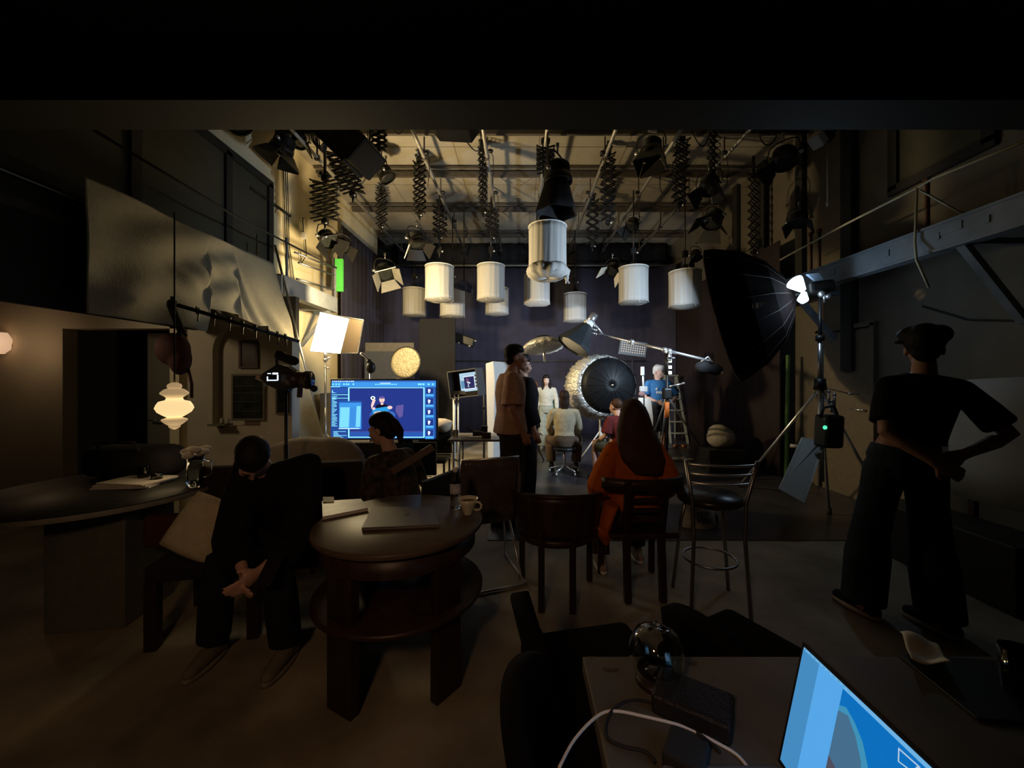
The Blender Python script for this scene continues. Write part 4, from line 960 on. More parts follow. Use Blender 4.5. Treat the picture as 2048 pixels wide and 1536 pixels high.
# strobe with lit reflectors
t = thing('strobe_head', 'lit strobe head shining blue white beside the huge umbrella', 'lamp', P(1630, 590, SYY))
bl = emis('strobe_glow', (.62, .85, 1), 9)
b = MB(); b.bar(P(1612, 578, 4.12), P(1662, 572, 4.12), .15, .13, bev=.03); b.build('body', M['black'], t)
b = MB(); a0 = P(1606, 580, 4.05); b.lathe([(.0, 0), (.03, 0), (.075, .12), (.08, .14)], a0, P(1578, 553, 4.0) - a0, 20); b.build('reflector', bl, t)
b = MB(); a0 = P(1608, 585, 4.05); b.lathe([(.0, 0), (.025, .01), (.05, .1), (.02, .14)], a0, P(1604, 610, 3.98) - a0, 20); b.build('flash_tube', bl, t)
b = MB(); b.poly([P(1615, 548, 4.1), P(1638, 546, 4.1), P(1646, 556, 4.1), P(1645, 566, 4.1), P(1632, 562, 4.1)], .03, (0, 1, 0)); b.build('flag', mat('pale_blue_flag', (.45, .55, .75), .6), t)
b = MB(); b.ell(P(1643, 588, 4.05), .035); b.ell(P(1656, 592, 4.05), .03); b.cyl(P(1648, 580, 4.1), P(1648, 605, 4.1), .012); b.build('knob', M['chrome'], t)
b = MB(); b.tube([P(1655, 575, 4.1), P(1668, 570, 4.1), P(1664, 566, 4.1)], .015, 6); b.build('handle', M['black'], t)
# battery pack hanging on the stand
t = thing('battery_pack', 'black battery pack with a green light hung on the tripod stand', 'battery', P(1655, 890, 3.95))
b = MB(); b.box(P(1658, 862, 3.98), (.22, .16, .34), Euler((0, .06, .2)).to_matrix(), .03); b.build('case', M['black'], t)
b = MB(); b.tube([P(1640, 835, 3.96), P(1648, 815, 3.97), P(1668, 812, 3.97), P(1676, 833, 3.98)], .014, 6); b.build('handle', M['rubber'], t)
b = MB(); b.ell(P(1650, 855, 3.87), (.022, .008, .020)); b.build('status_light', emis('green_glow', (.1, 1, .5), 1.2), t)
b = MB(); b.poly([P(1648, 840, 3.87), P(1654, 840, 3.87), P(1651, 836, 3.87)], .006, (0, 1, 0)); b.build('badge', M['white'], t)
# green strip at the edge of the curtain
b = MB(); b.bar(P(1576, 710, 5.72), V((P(1572, 850, 5.72).x, 5.72, 0)), .03, .05); one(b, 'green_batten', mat('dull_green', (.10, .20, .06), .7), 'dull green batten standing at the edge of the dark curtain', 'batten')
# white light head and panel beside the silver collar
WX, WYY = P(1288, 0, 6.9).x, 6.9
t = thing('light_stand', 'white strobe on a slim stand between the silver collar and the blue tee', 'stand', (WX, WYY, 0))
b = MB(); b.cyl((WX, WYY, .02), (WX, WYY, 1.5), .012); b.build('pole', M['black'], t)
b = MB(); b.box(P(1285, 742, WYY), (.06, .06, .16), None, .012); b.cyl(P(1286, 752, WYY), P(1287, 775, WYY), .018); b.box(P(1287, 778, WYY), (.13, .08, .1), None, .015); b.build('strobe_head', M['white'], t)
b = MB(); b.ell(P(1284, 788, WYY), (.06, .04, .05)); b.build('mount', mat('pink_grip', (.5, .28, .26), .6), t)
for k_ in range(3):
    a = 2 * PI * k_ / 3 + .2; b = MB(); b.cyl((WX, WYY, .5), (WX + .3 * math.cos(a), WYY + .3 * math.sin(a), .012), .009, seg=8); b.build('leg', M['black'], t)
b = MB(); b.poly([P(1278, 795, 7.1), P(1302, 797, 7.1), P(1306, 835, 7.1), V((P(1306, 0, 7.1).x, 7.1, 0)), V((P(1272, 0, 7.1).x, 7.1, 0))], .03, (0, 1, 0)); one(b, 'reflector_board', M['white'], 'white panel standing behind the rim of the silver collar', 'panel')
# ================================================================ furniture and small things
# round coffee table
TX, TYY, TZ, TR = -.632, 2.05, .755, .43
t = thing('round_table', 'round dark wooden table with slab legs and a lower shelf', 'table', (TX, TYY, 0))
b = MB(); b.lathe([(0, .03), (TR - .008, .03), (TR, .024), (TR, .006), (TR - .006, 0), (0, 0)], (TX, TYY, TZ - .03), seg=64); b.build('tabletop', M['tabletop'], t)
b = MB(); b.lathe([(TR - .04, 0), (TR - .04, .10), (TR - .07, .10), (TR - .07, 0)], (TX, TYY, TZ - .13), seg=64); b.build('apron', M['wood'], t)
b = MB(); b.lathe([(0, .028), (TR - .01, .028), (TR, .02), (TR, .004), (0, 0)], (TX, TYY, .385), seg=64); b.build('shelf', M['wood'], t)
for a, w in ((-118, .16), (-38, .15), (62, .15), (142, .15)):
    d = V((math.cos(R(a)), math.sin(R(a)), 0)); b = MB(); b.bar(V((TX, TYY, 0)) + d * (TR - .07), V((TX, TYY, TZ - .035)) + d * (TR - .07), .055, w, d, .004)
    b = MB(); c = V((TX, TYY, (TZ - .035) / 2)) + d * (TR - .075); b.box(c, (.05, w, TZ - .035), Matrix.Rotation(R(a), 3, 'Z'), .005); b.build('leg', M['darkwood'], t)
def on(px_, py_, z=TZ): Y = (CH - z) * F / (py_ - CY); return V(((px_ - CX) * Y / F, Y, z))
# closed laptop on it
q = [on(723, 1063), on(879, 1056), on(866, 1020), on(744, 1020)]
t = thing('laptop', 'closed silver laptop on the round table', 'laptop', sum(q, V()) / 4)
b = MB(); b.poly([v_ + V((0, 0, .001)) for v_ in q], .011, (0, 0, 1)); b.build('base', M['alu'], t, bevel=.003)
b = MB(); b.poly([v_ + V((0, 0, .0125)) for v_ in q], .006, (0, 0, 1)); L_ = b.build('lid', M['alu'], t, bevel=.002)
c = sum(q, V()) / 4 + V((.02, .02, .019))
b = MB(); b.lathe([(0, 0), (.016, 0), (.015, .0006), (0, .0006)], c, seg=20); b.build('emblem', M['black'], L_)
# papers, books
q = [on(645, 1040), on(736, 1022), on(722, 1003), on(644, 1008)]
t = thing('magazine', 'worn magazine with a photo cover on the round table', 'magazine', sum(q, V()) / 4)
b = MB(); b.poly([v_ + V((0, 0, .001)) for v_ in q], .014, (0, 0, 1)); b.build('pages', M['paper'], t)
b = MB(); b.poly([v_ + V((0, 0, .016)) for v_ in q], .0015, (0, 0, 1)); b.build('cover', mat('magazine_cover', (.17, .12, .10), .45, noise=.7, scale=9), t)
q = [on(646, 1012), on(668, 1011), on(668, 1001), on(646, 1001)]
b = MB(); b.poly([v_ + V((0, 0, .018)) for v_ in q], .005, (0, 0, 1)); one(b, 'note_pad', M['paper'], 'small pale note pad behind the worn magazine', 'paper')
# cup
def cup(c, k, h, name, label, m, liquid=True):
    t = thing(name, label, 'cup', c)
    b = MB(); b.lathe([(0, .002), (.34 * k, .002), (.36 * k, .0), (.37 * k, .02 * h), (.56 * k, .35 * h), (.80 * k, .7 * h), (1.0 * k, h), (.965 * k, h), (.77 * k, .72 * h), (.5 * k, .36 * h), (.3 * k, .08 * h), (0, .06 * h)], c, seg=40); b.build('body', m, t)
    d = V((.94, -.3, 0)).normalized(); u = V((0, 0, 1))
    b = MB(); b.tube([c + d * .86 * k + u * .80 * h, c + d * 1.2 * k + u * .82 * h, c + d * 1.42 * k + u * .68 * h, c + d * 1.36 * k + u * .46 * h, c + d * 1.05 * k + u * .33 * h, c + d * .66 * k + u * .34 * h], .006, 8); b.build('handle', m, t)
    if liquid: b = MB(); b.lathe([(0, .8 * h), (.82 * k, .8 * h)], c, seg=32); b.build('coffee', mat('coffee', (.05, .03, .015), .1, noise=.05), t)
    return t
M['china'] = mat('cream_china', (.72, .68, .52), .25, noise=.02)
cup(on(936, 1029) + V((0, .0, .001)), .056, .088, 'coffee_cup', 'cream coffee cup with a handle on the round table', M['china'])
c = on(936, 1029); 
# water bottle
M['pet'] = glass('clear_plastic', (.85, .88, .9), .05, 1.25)
c = on(911, 1016)
t = thing('water_bottle', 'clear plastic water bottle with a white label behind the cup', 'bottle', c)
b = MB(); b.lathe([(0, .001), (.028, .001), (.031, .012), (.031, .07), (.029, .078), (.031, .086), (.031, .15), (.026, .172), (.013, .195), (.0125, .21)], c, seg=28); b.build('body', M['pet'], t)
b = MB(); b.lathe([(.0318, .088), (.0318, .145)], c, seg=28); b.build('label_band', mat('bottle_label', (.5, .5, .55), .5, noise=.5, scale=30), t)
b = MB(); b.lathe([(.0, .232), (.0145, .232), (.015, .229), (.015, .208), (.0, .208)], c, seg=20); b.build('cap', M['white'], t)
# ---------------------------------------------------------------- wooden tub chairs
def tub_chair(loc, rz, label, s=1.0):
    t = thing('tub_chair', label, 'chair', loc, rz, 'dark wooden tub chairs')
    def T(x, y, z): return V((x, y, z)) * s
    b = MB(); b.loft([(T(0, .0, .41), T(.27, 0, 0), T(0, .26, 0)), (T(0, .0, .445), T(.28, 0, 0), T(0, .27, 0)), (T(0, 0, .46), T(.26, 0, 0), T(0, .25, 0))], 28); b.build('seat', M['wood'], t, local=True)
    b = MB(); n = 22
    prof = []
    def w(u, v, o):
        a = -PI / 2 + (u - .5) * R(230); r = .275 + .03 * v + o
        top = .75 - .10 * abs(u - .5) ** 2 * 4; z = .47 + (top - .47) * v
        return T(r * math.cos(a), r * math.sin(a) * .98, z)
    b.grid(lambda u, v: w(u, v, 0), n, 6); b.build('backrest', M['wood'], t, local=True, solid=.022 * s)
    b = MB(); b.tube([w(i / n, 1, 0) for i in range(n + 1)], .018 * s, 8); b.build('top_rail', M['wood'], t, local=True)
    for x, y in ((-.1, -.25), (.1, -.25), (-.25, .16), (.25, .16)):
        b = MB(); b.bar(T(x, y, 0), T(x, y * .97, .44 if y > 0 else .5), .042 * s, .042 * s, (0, 1, 0), .004); b.build('leg', M['darkwood'], t, local=True)
    return t
tub_chair((.255, 2.72, 0), R(-4), 'empty dark wooden tub chair in front of the woman in orange')
t = thing('slat_chair', 'dark wooden chair under the woman in orange', 'chair', (.83, 2.78, 0), R(3), 'dark wooden chairs')
def T(x, y, z): return V((x, y, z))
b = MB(); b.box(T(0, .02, .44), (.46, .46, .04), None, .012); b.build('seat', M['wood'], t, local=True)
for s_ in (-1, 1):
    b = MB(); b.bar(T(s_ * .12, -.20, 0), T(s_ * .12, -.17, .44), .045, .045, (0, 1, 0), .004); b.bar(T(s_ * .12, -.17, .44), T(s_ * .13, -.235, .82), .045, .035, (0, 1, 0), .004); b.build('rear_post', M['darkwood'], t, local=True)
    b = MB(); b.bar(T(s_ * .2, .2, 0), T(s_ * .2, .19, .43), .04, .04, (0, 1, 0), .004); b.build('leg', M['darkwood'], t, local=True)
b = MB(); b.grid(lambda u, v: T((u - .5) * .56, -.245 + .10 * (2 * u - 1) ** 2, .755 + .075 * v), 16, 2); b.build('top_rail', M['wood'], t, local=True, solid=.024)
for z in (.55, .62, .69):
    b = MB(); b.bar(T(-.12, -.19 - (z - .5) * .14, z), T(.12, -.19 - (z - .5) * .14, z), .012, .03); b.build('slat', M['wood'], t, local=True)
# chrome bar stool
t = thing('bar_stool', 'chrome bar stool with three curved back rails and a black seat', 'stool', (1.27, 2.58, 0), R(-6))
b = MB(); b.lathe([(0, -.03), (.17, -.03), (.2, -.015), (.205, .01), (.19, .03), (0, .036)], (0, 0, .70), seg=36); b.build('seat', mat('black_vinyl', (.02, .018, .017), .3), t, local=True)
ps = [(-.17, -.16), (.17, -.16), (-.19, .17), (.19, .17)]
for i, (x, y) in enumerate(ps):
    b = MB()
    if y < 0: b.tube([(x * 1.05, y * 1.15, .0), (x * .9, y, .5), (x * .95, y * .98, .72), (x * 1.25, y * 1.2, .99)], .0125, 10)
    else: b.tube([(x, y, 0), (x * .75, y * .8, .5), (x * .6, y * .6, .69)], .0125, 10)
    b.build('leg', M['steel'], t, local=True)
for z, w in ((.965, 1.22), (.905, 1.15), (.845, 1.08)):
    b = MB(); b.tube([(x_ * .17 * w, -.16 * (1 + (w - 1) * .8) - .05 * (1 - x_ * x_), z) for x_ in [-1 + k_ / 8 for k_ in range(17)]], .008, 8); b.build('back_rail', M['chrome'], t, local=True)
b = MB(); b.tube([(.165 * math.cos(a), .16 * math.sin(a), .3) for a in [2 * PI * q_ / 32 for q_ in range(32)]], .009, 8, closed=True); b.build('foot_ring', M['steel'], t, local=True)
# chrome chair with shiny shell beside the woman at the monitor
t = thing('chrome_chair', 'chrome sled chair with a shiny moulded shell by the round table', 'chair', (-.31, 2.98, 0), R(20))
b = MB(); b.tube([(.25, .2, .45), (.27, .22, .2), (.27, .2, .012), (.27, -.3, .012), (.24, -.3, .03), (.2, -.1, .44)], .009, 8); b.build('runner', M['chrome'], t, local=True)
b = MB(); b.tube([(-.25, .2, .45), (-.27, .22, .2), (-.27, .2, .012), (-.27, -.3, .012), (-.24, -.3, .03), (-.2, -.1, .44)], .009, 8); b.build('runner', M['chrome'], t, local=True)
b = MB(); b.tube([(-.27, -.3, .012), (.27, -.3, .012)], .009, 8); b.build('cross_bar', M['chrome'], t, local=True)
shell = mat('smoked_shell', (.10, .08, .075), .12, noise=.4, scale=8, bump=.4, bscale=14)
b = MB()
def sh(u, v):
    x = (u - .5) * .46
    if v < .5: return V((x, .22 - v * .8, .455 + .03 * (2 * u - 1) ** 2))
    w_ = (v - .5) * 2; return V((x * (1 - .1 * w_), -.19 - .12 * w_ - .03 * (1 - (2 * u - 1) ** 2), .46 + .48 * w_))
b.grid(sh, 12, 16); b.build('shell', shell, t, local=True, solid=.012)
b = MB(); b.tube([sh(0, v_ / 8) for v_ in range(4, 9)] + [sh(1, v_ / 8) for v_ in range(8, 3, -1)], .008, 8); b.build('back_tube', M['chrome'], t, local=True)
# bench on the near side with pillow
BX, BYY, BR = -1.61, 2.45, R(12)
t = thing('bench', 'dark wooden bench seat with a padded back', 'bench', (BX, BYY, 0), BR)
b = MB(); b.box((0, 0, .42), (1.02, .5, .10), None, .02); b.build('seat', M['blackcloth'], t, local=True)
b = MB(); b.box((0, .27, .62), (1.04, .09, .56), Matrix.Rotation(R(-6), 3, 'X'), .03); b.build('backrest', mat('black_brown_cloth', (.018, .010, .008), .9), t, local=True)
for x, y in ((-.48, -.22), (.02, -.22), (.48, -.22), (-.48, .22), (.48, .22)):
    b = MB(); b.box((x, y, .19), (.06, .06, .38), None, .005); b.build('leg', M['darkwood'], t, local=True)
c = P(408, 1055, 2.22)
b = MB(); rot = Euler((R(-18), R(28), R(8))).to_matrix()
def pil(u, v, s):
    x, y = 2 * u - 1, 2 * v - 1; e = max(0, (1 - x ** 4) * (1 - y ** 4)) ** .5
    return c + rot @ V((x * .155 * (1 - .06 * y * y), s * .055 * e, y * .165 * (1 - .06 * x * x)))
b.grid(lambda u, v: pil(u, v, 1), 16, 16); b.grid(lambda u, v: pil(u, 1 - v, -1), 16, 16); one(b, 'cushion', M['cream'], 'cream square cushion leaning on the dark bench', 'cushion')
b = MB(); b.box(P(335, 1060, 2.4), (.24, .1, .2), None, .03); one(b, 'handbag', M['maroon'], 'dark maroon bag on the bench beside the cream cushion', 'bag')
# grey covered armchair behind the bench
c = V((-1.98, 3.5, 0))
t = thing('armchair', 'armchair under a taupe cover behind the bench', 'armchair', c)
b = MB(); b.ell(c + V((0, .1, .5)), (.58, .25, .46)); b.ell(c + V((.45, -.05, .38)), (.22, .4, .38)); b.ell(c + V((-.45, -.05, .40)), (.22, .4, .38)); b.box(c + V((0, -.1, .3)), (.9, .6, .56)); b.ell(c + V((.22, .1, .68)), (.32, .2, .28)); b.organic('cover', mat('taupe_cover', (.22, .185, .14), .9, bump=.2), t, .025, 8, local=False)
# bar table at the side with its things
QX, QY, QZ, QR = -2.74, 2.56, .78, .64
t = thing('side_table', 'large round table on a broad pale pedestal beside the doorway', 'table', (QX, QY, 0))
b = MB(); b.lathe([(0, .04), (QR - .01, .04), (QR, .03), (QR, .008), (QR - .01, 0), (0, 0)], (QX, QY, QZ - .04), seg=72); b.build('tabletop', mat('slate_top', (.030, .031, .027), .45, noise=.3, spec=.2), t)
b = MB(); b.lathe([(QR + .001, .005), (QR + .004, .02), (QR + .001, .034)], (QX, QY, QZ - .04), seg=72); b.build('edge_band', mat('pale_edge', (.22, .21, .16), .5), t)
b = MB(); b.box((QX + .13, QY - .08, .37), (.42, .4, .74), Matrix.Rotation(R(8), 3, 'Z'), .006); b.build('pedestal', mat('pale_pedestal', (.13, .135, .11), .6), t)
def on2(x, y): return on(x, y, QZ)
def od(y): return (CH - QZ) * F / (y - CY)
c = on2(287, 965)
t = thing('tumbler', 'tall amber glass standing at the edge of the side table', 'glass', c)
b = MB(); b.lathe([(0, .003), (.03, .0), (.034, .11), (.031, .11), (.027, .006), (0, .006)], c, seg=28); b.build('body', glass('amber_glass', (.85, .75, .4), .04), t)
b = MB(); b.lathe([(0, .012), (.0262, .012), (.0275, .07), (0, .07)], c, seg=24); b.build('drink', mat('amber_drink', (.25, .18, .04), .1), t)
c = on2(313, 968)
t = thing('candle_glass', 'short dark candle glass beside the amber glass', 'glass', c)
b = MB(); b.lathe([(0, .003), (.036, 0), (.038, .02), (.03, .05), (.034, .075), (.031, .075), (.026, .05), (.03, .012), (0, .01)], c, seg=28); b.build('body', glass('smoke_glass', (.5, .5, .48), .03), t)
b = MB(); b.cyl(c + V((0, 0, .012)), c + V((0, 0, .035)), .022); b.build('candle', M['darkwood'], t)
q = [P(212, 905, 2.7), P(280, 915, 2.6)]
b = MB()
for i in range(3): b.box(V((-2.62 + i * .012, 2.62, QZ + .006 + i * .012)), (.34, .24, .010), Matrix.Rotation(R(8 - i * 7), 3, 'Z'))
one(b, 'magazine_stack', M['paper'], 'loose papers lying on the side table', 'papers')
c = V((-2.84, 2.84, QZ))
t = thing('duffel_bag', 'black duffel bag on the side table in front of the doorway', 'bag', c)
b = MB(); b.box(c + V((0, 0, .12)), (.58, .26, .22), None, .06); b.ell(c + V((.26, 0, .12)), (.1, .12, .12)); b.organic('body', M['blackcloth'], t, .016, 5, local=False)
b = MB(); b.tube([c + V((-.15, -.12, .2)), c + V((-.12, -.13, .27)), c + V((.12, -.13, .27)), c + V((.15, -.12, .2))], .012, 6); b.build('handle', M['blackcloth'], t)
c = on2(392, 970) ; c = V((px(392) * 2.58 / YP, 2.58, QZ))
t = thing('glass_jug', 'clear glass jug with pale flowers at the end of the side table', 'jug', c)
b = MB(); b.lathe([(0, .004), (.05, 0), (.055, .05), (.045, .16), (.05, .2), (.047, .2), (.042, .16), (.051, .05), (0, .01)], c, seg=28); b.build('body', glass('clear_glass', (.9, .92, .9), .03), t)
b = MB()
for i in range(7): a = i * .9; b.ell(c + V((.05 * math.cos(a), .05 * math.sin(a), .23 + .02 * math.sin(i * 2.3))), (.035, .03, .022))
b.build('flowers', M['paper'], t)
b = MB(); b.tube([c + V((.05, 0, .18)), c + V((.1, 0, .17)), c + V((.1, 0, .08)), c + V((.054, 0, .06))], .007, 6); b.build('handle', glass('clear_glass', (.9, .92, .9), .03), t)
# ---------------------------------------------------------------- work table with plastic cup in the middle ground
WY = 4.75
t = thing('folding_table', 'small folding table beside the large monitor', 'table', (P(945, 0, WY).x, WY, 0))
xa, xb = P(897, 0, WY).x, P(1010, 0, WY).x
b = MB(); b.box(((xa + xb) / 2, WY + .25, .74), (xb - xa, .6, .025), None, .004); b.build('tabletop', mat('table_grey', (.14, .13, .13), .4), t)
for x, y in ((xa + .06, 0), (xa + .16, .1), (xb - .05, 0), (xa + .06, .48), (xb - .05, .48)):
    b = MB(); b.cyl((x, WY + y, 0), (x, WY + y, .73), .012, seg=8); b.build('leg', M['steel'], t)
b = MB(); b.cyl((xa + .06, WY + .02, .5), (xb - .05, WY + .46, .15), .01, seg=8); b.build('brace', M['steel'], t)
def on3(x, y): return on(x, y, .7525)
c = on3(911, 877); c.z = .7525
b = MB(); b.lathe([(0, .004), (.028, .0), (.039, .105), (.037, .105), (.0265, .006), (0, .006)], c, seg=24); one(b, 'plastic_cup', glass('frosted_cup', (.85, .8, .7), .25, 1.2), 'clear plastic cup at the corner of the folding table', 'cup')
c = V((P(945, 0, WY).x, WY + .2, .753))
t = thing('gooseneck_lamp', 'bent black desk lamp lying on the folding table', 'lamp', c)
b = MB(); b.tube([c + V((-.13, .02, .10)), c + V((-.10, .02, .13)), c + V((-.07, .02, .08)), c + V((.0, .02, .06)), c + V((.1, .02, .07))], .012, 6); b.build('neck', M['black'], t)
b = MB(); b.box(c + V((.06, .02, .035)), (.16, .1, .07), None, .01); b.build('base', M['rubber'], t)
c = V((P(962, 0, WY).x, WY + .18, .753))
b = MB(); b.box(c + V((.02, .05, .07)), (.08, .08, .13), None, .006); one(b, 'black_box', M['rubber'], 'black box standing on the folding table', 'box')
b = MB(); b.box(c + V((.06, -.10, .035)), (.11, .08, .07), None, .006); one(b, 'camera_battery', M['darkwood'], 'dark brown block on the front of the folding table', 'box')
b = MB(); b.box(c + V((-.06, -.06, .008)), (.2, .06, .012), Matrix.Rotation(R(10), 3, 'Z')); one(b, 'paper_sheet', M['paper'], 'curled paper on the folding table', 'paper')
c = V((P(966, 0, 4.9).x, 4.95, 0))
t = thing('bucket', 'black bucket with white trim under the folding table', 'bucket', c)
b = MB(); b.lathe([(0, .01), (.10, 0), (.12, .24), (.125, .26)], c, seg=28); b.build('body', M['black'], t)
b = MB(); b.lathe([(.126, .25), (.13, .26), (.126, .275), (.11, .28)], c, seg=28); b.build('rim', M['white'], t)
c = V((P(895, 0, 5.0).x - .24, 5.15, 0))
t = thing('draped_chair', 'black chair with a beige jacket over its back beside the folding table', 'chair', c)
b = MB(); b.box(c + V((0, 0, .43)), (.45, .42, .05), None, .01); b.build('seat', M['black'], t)
b = MB(); b.box(c + V((0, .2, .68)), (.45, .04, .44), None, .015); b.build('backrest', M['black'], t)
for x in (-.2, .2):
    for y in (-.18, .2): b = MB(); b.cyl(c + V((x, y, 0)), c + V((x, y, .42)), .014, seg=8); b.build('leg', M['black'], t)
b = MB(); b.ell(c + V((0, .19, .89)), (.26, .09, .06)); b.ell(c + V((.12, .17, .85)), (.12, .1, .10)); tag(b.organic('jacket', mat('beige_cloth', (.45, .38, .30), .9), None, .014, 5, local=False), 'beige jacket folded over the black chair back', 'jacket')
# things on the studio floor
b = MB(); rnd = random.Random(4)
for i in range(9):
    x, y = -2.1 + rnd.random() * 1.4, 5.3 + rnd.random() * 1.2; q = []
    a = rnd.random() * 6
    for k_ in range(14): q.append((x, y, .008)); a += rnd.uniform(-.6, .6); x += .1 * math.cos(a); y += .06 * math.sin(a)
    b.tube(q, .007, 6)
tag(b.build('floor_cables', M['rubber']), 'tangle of thin black cables on the pale floor under the monitor', 'cables', kind='stuff')
b = MB(); b.tube([FL(700, 905) + V((0, 0, .01)), FL(660, 925) + V((0, 0, .01)), FL(640, 945) + V((0, 0, .01)), FL(620, 960) + V((0, 0, .01))], .016, 8); one(b, 'floor_tube', M['white'], 'pale tube lying on the floor at the foot of the sheet', 'tube')
def bag_blob(name, parts, m, label, cat, voxel=.015):
    b = MB()
    for c, r in parts: b.ell(c, r)
    return tag(b.organic(name, m, None, voxel, 6, local=False), label, cat)
c = V((3.28, 6.3, .37))
b = MB(); b.box((3.3, 6.32, .185), (.6, .45, .365), None, .01); one(b, 'flight_case', M['black'], 'black flight case under the bulging pale cloth bag', 'case')
bag_blob('laundry_bag', [(c + V((0, 0, .16)), (.22, .18, .17)), (c + V((-.03, 0, .26)), (.17, .14, .12)), (c + V((.06, 0, .16)), (.17, .15, .165))], mat('grey_white_cloth', (.42, .37, .30), .9, bump=.3, bscale=30), 'bulging pale cloth bag on the dark studio floor', 'bag')
c = FL(1360, 921)
bag_blob('crumpled_foil', [(c + V((-.06, 0, .03)), (.1, .06, .035)), (c + V((.06, 0, .03)), (.07, .06, .035)), (c + V((.18, .02, .018)), (.08, .05, .02))], M['paper'], 'crumpled pale paper on the dark floor by the boom stand', 'paper', .008)
c = V((3.42, 8.25, 0))
t = thing('metal_tray', 'small metal tray of copper pieces near the ladder', 'tray', c)
b = MB(); b.box(c + V((0, 0, .012)), (.5, .16, .016), Matrix.Rotation(R(-8), 3, 'Z'), .004); b.build('tray', M['steel'], t)
cop = mat('copper_piece', (.5, .22, .12), .3, .8)
for x in (-.08, .1): b = MB(); b.ell(c + V((x, .01, .055)), (.07, .05, .04)); b.build('piece', cop, t)
# ladder
c = V((3.68, 8.9, 0))
t = thing('step_ladder', 'aluminium step ladder behind the blue-shirted man', 'ladder', c)
la = mat('ladder_alu', (.62, .60, .45), .45, .5)
tp = V((c.x - .12, c.y + .2, 1.55))
for s_ in (-1, 1):
    b = MB(); b.bar(c + V((s_ * .2, 0, 0)), tp + V((s_ * .13, 0, 0)), .05, .025, (0, 1, 0)); b.build('rail', la, t)
    b = MB(); b.bar(V((c.x + s_ * .2, c.y + .75, 0)), tp + V((s_ * .13, .06, 0)), .03, .02, (0, 1, 0)); b.build('rear_leg', la, t)
for i in range(5):
    f = .15 + i * .17; p_ = c.lerp(tp, f); w = .2 + (.13 - .2) * f
    b = MB(); b.box(p_, (w * 2, .09, .025), None, .003); b.build('step', la, t)
b = MB(); b.box(tp + V((0, .03, .02)), (.34, .16, .03), None, .004); b.build('top_cap', la, t)
# leaning white card
q = [P(1604, 875, 4.15), P(1641, 882, 4.15), P(1640, 893, 4.13), P(1648, 894, 4.12), P(1609, 1006, 3.58), P(1558, 978, 3.62)]
b = MB(); b.poly(q, .008, (0, 1, .3)); one(b, 'white_card', M['white'], 'white card leaning on the foot of the chrome tripod stand', 'card')
b = MB(); b.cyl(P(1580, 891, 4.2), P(1600, 894, 4.15), .018); one(b, 'card_roll', M['paper'], 'short pale roll sticking out beside the leaning card', 'roll')
# tote bag
c = FL(1405, 1062) + V((0, .1, 0))
t = thing('tote_bag', 'white tote bag with black printed words behind the bar stool', 'bag', c)
ca = mat('tote_canvas', (.58, .54, .46), .9, bump=.15)
b = MB(); b.loft([(c + V((0, 0, .0)), V((.165, 0, 0)), V((0, .075, 0))), (c + V((0, 0, .02)), V((.18, 0, 0)), V((0, .085, 0))), (c + V((.0, 0, .17)), V((.155, .0, 0)), V((0, .075, 0))), (c + V((-.005, 0, .28)), V((.12, 0, 0)), V((0, .05, 0))), (c + V((-.01, 0, .33)), V((.10, 0, 0)), V((0, .03, 0)))], 28, False); b.build('body', ca, t, solid=.004)
for dy in (-.04, .04):
    b = MB(); b.tube([c + V((-.06, dy, .3)), c + V((-.06, dy * 1.3, .38)), c + V((0, dy * 1.5, .42)), c + V((.05, dy * 1.3, .36)), c + V((.06, dy, .3))], .009, 6); b.build('handle', ca, t)
for w_, z, dx in (('TOP', .155, .01), ('VERS', .095, .02)):
    m_ = Matrix.Translation(V((dx, -.094 + (z - .1) * .1, z))) @ Euler((R(84), 0, 0)).to_matrix().to_4x4()
    text_mesh(w_, .068, 'printed_word', M['black'], t, m_, .002)
b = MB(); b.box(c + V((.19, .12, .05)), (.12, .1, .1), None, .02); one(b, 'shoe_bag', M['black'], 'small dark bag beside the white tote bag', 'bag')
# curved flat and dark case by the drab wall
t = thing('scenery_flat', 'pale curved scenery flat leaning near the drab wall', 'flat', (3.5, 2.95, 0))
b = MB()
def flat(u, v):
    y0 = 3.2 - u * .75; return V((3.58 + .14 * u - .10 * math.sin(u * PI), y0, .55 + v * (.93 + .05 * u)))
b.grid(flat, 12, 4); b.build('board', mat('pale_blue_grey', (.30, .31, .32), .7, noise=.08, scale=4), t, solid=.03)
b = MB(); b.bar(flat(.2, 0) + V((.04, 0, -.55)), flat(.2, 1) + V((.05, 0, -.1)), .04, .04); b.bar(flat(.9, 0) + V((.04, 0, -.55)), flat(.9, 1) + V((.05, 0, -.1)), .04, .04); b.build('batten', M['wood'], t)
b = MB(); b.box((3.3, 2.9, .22), (.4, 1.0, .44), None, .01); one(b, 'road_case', M['black'], 'black road case below the pale scenery flat', 'case')
c = P(1752, 840, 2.75)
t = thing('hanging_cable', 'thin cable curving on the drab wall behind the woman in black', 'cable', (XR, 3.4, 2))
b = MB(); q_ = [(XR - .02, 4.0, 2.25), (XR - .02, 3.6, 2.05), (XR - .02, 3.2, 1.98), (XR - .02, 2.9, 2.05)]; b.tube(q_, .010, 6); b.build('cable', M['rubber'], t)
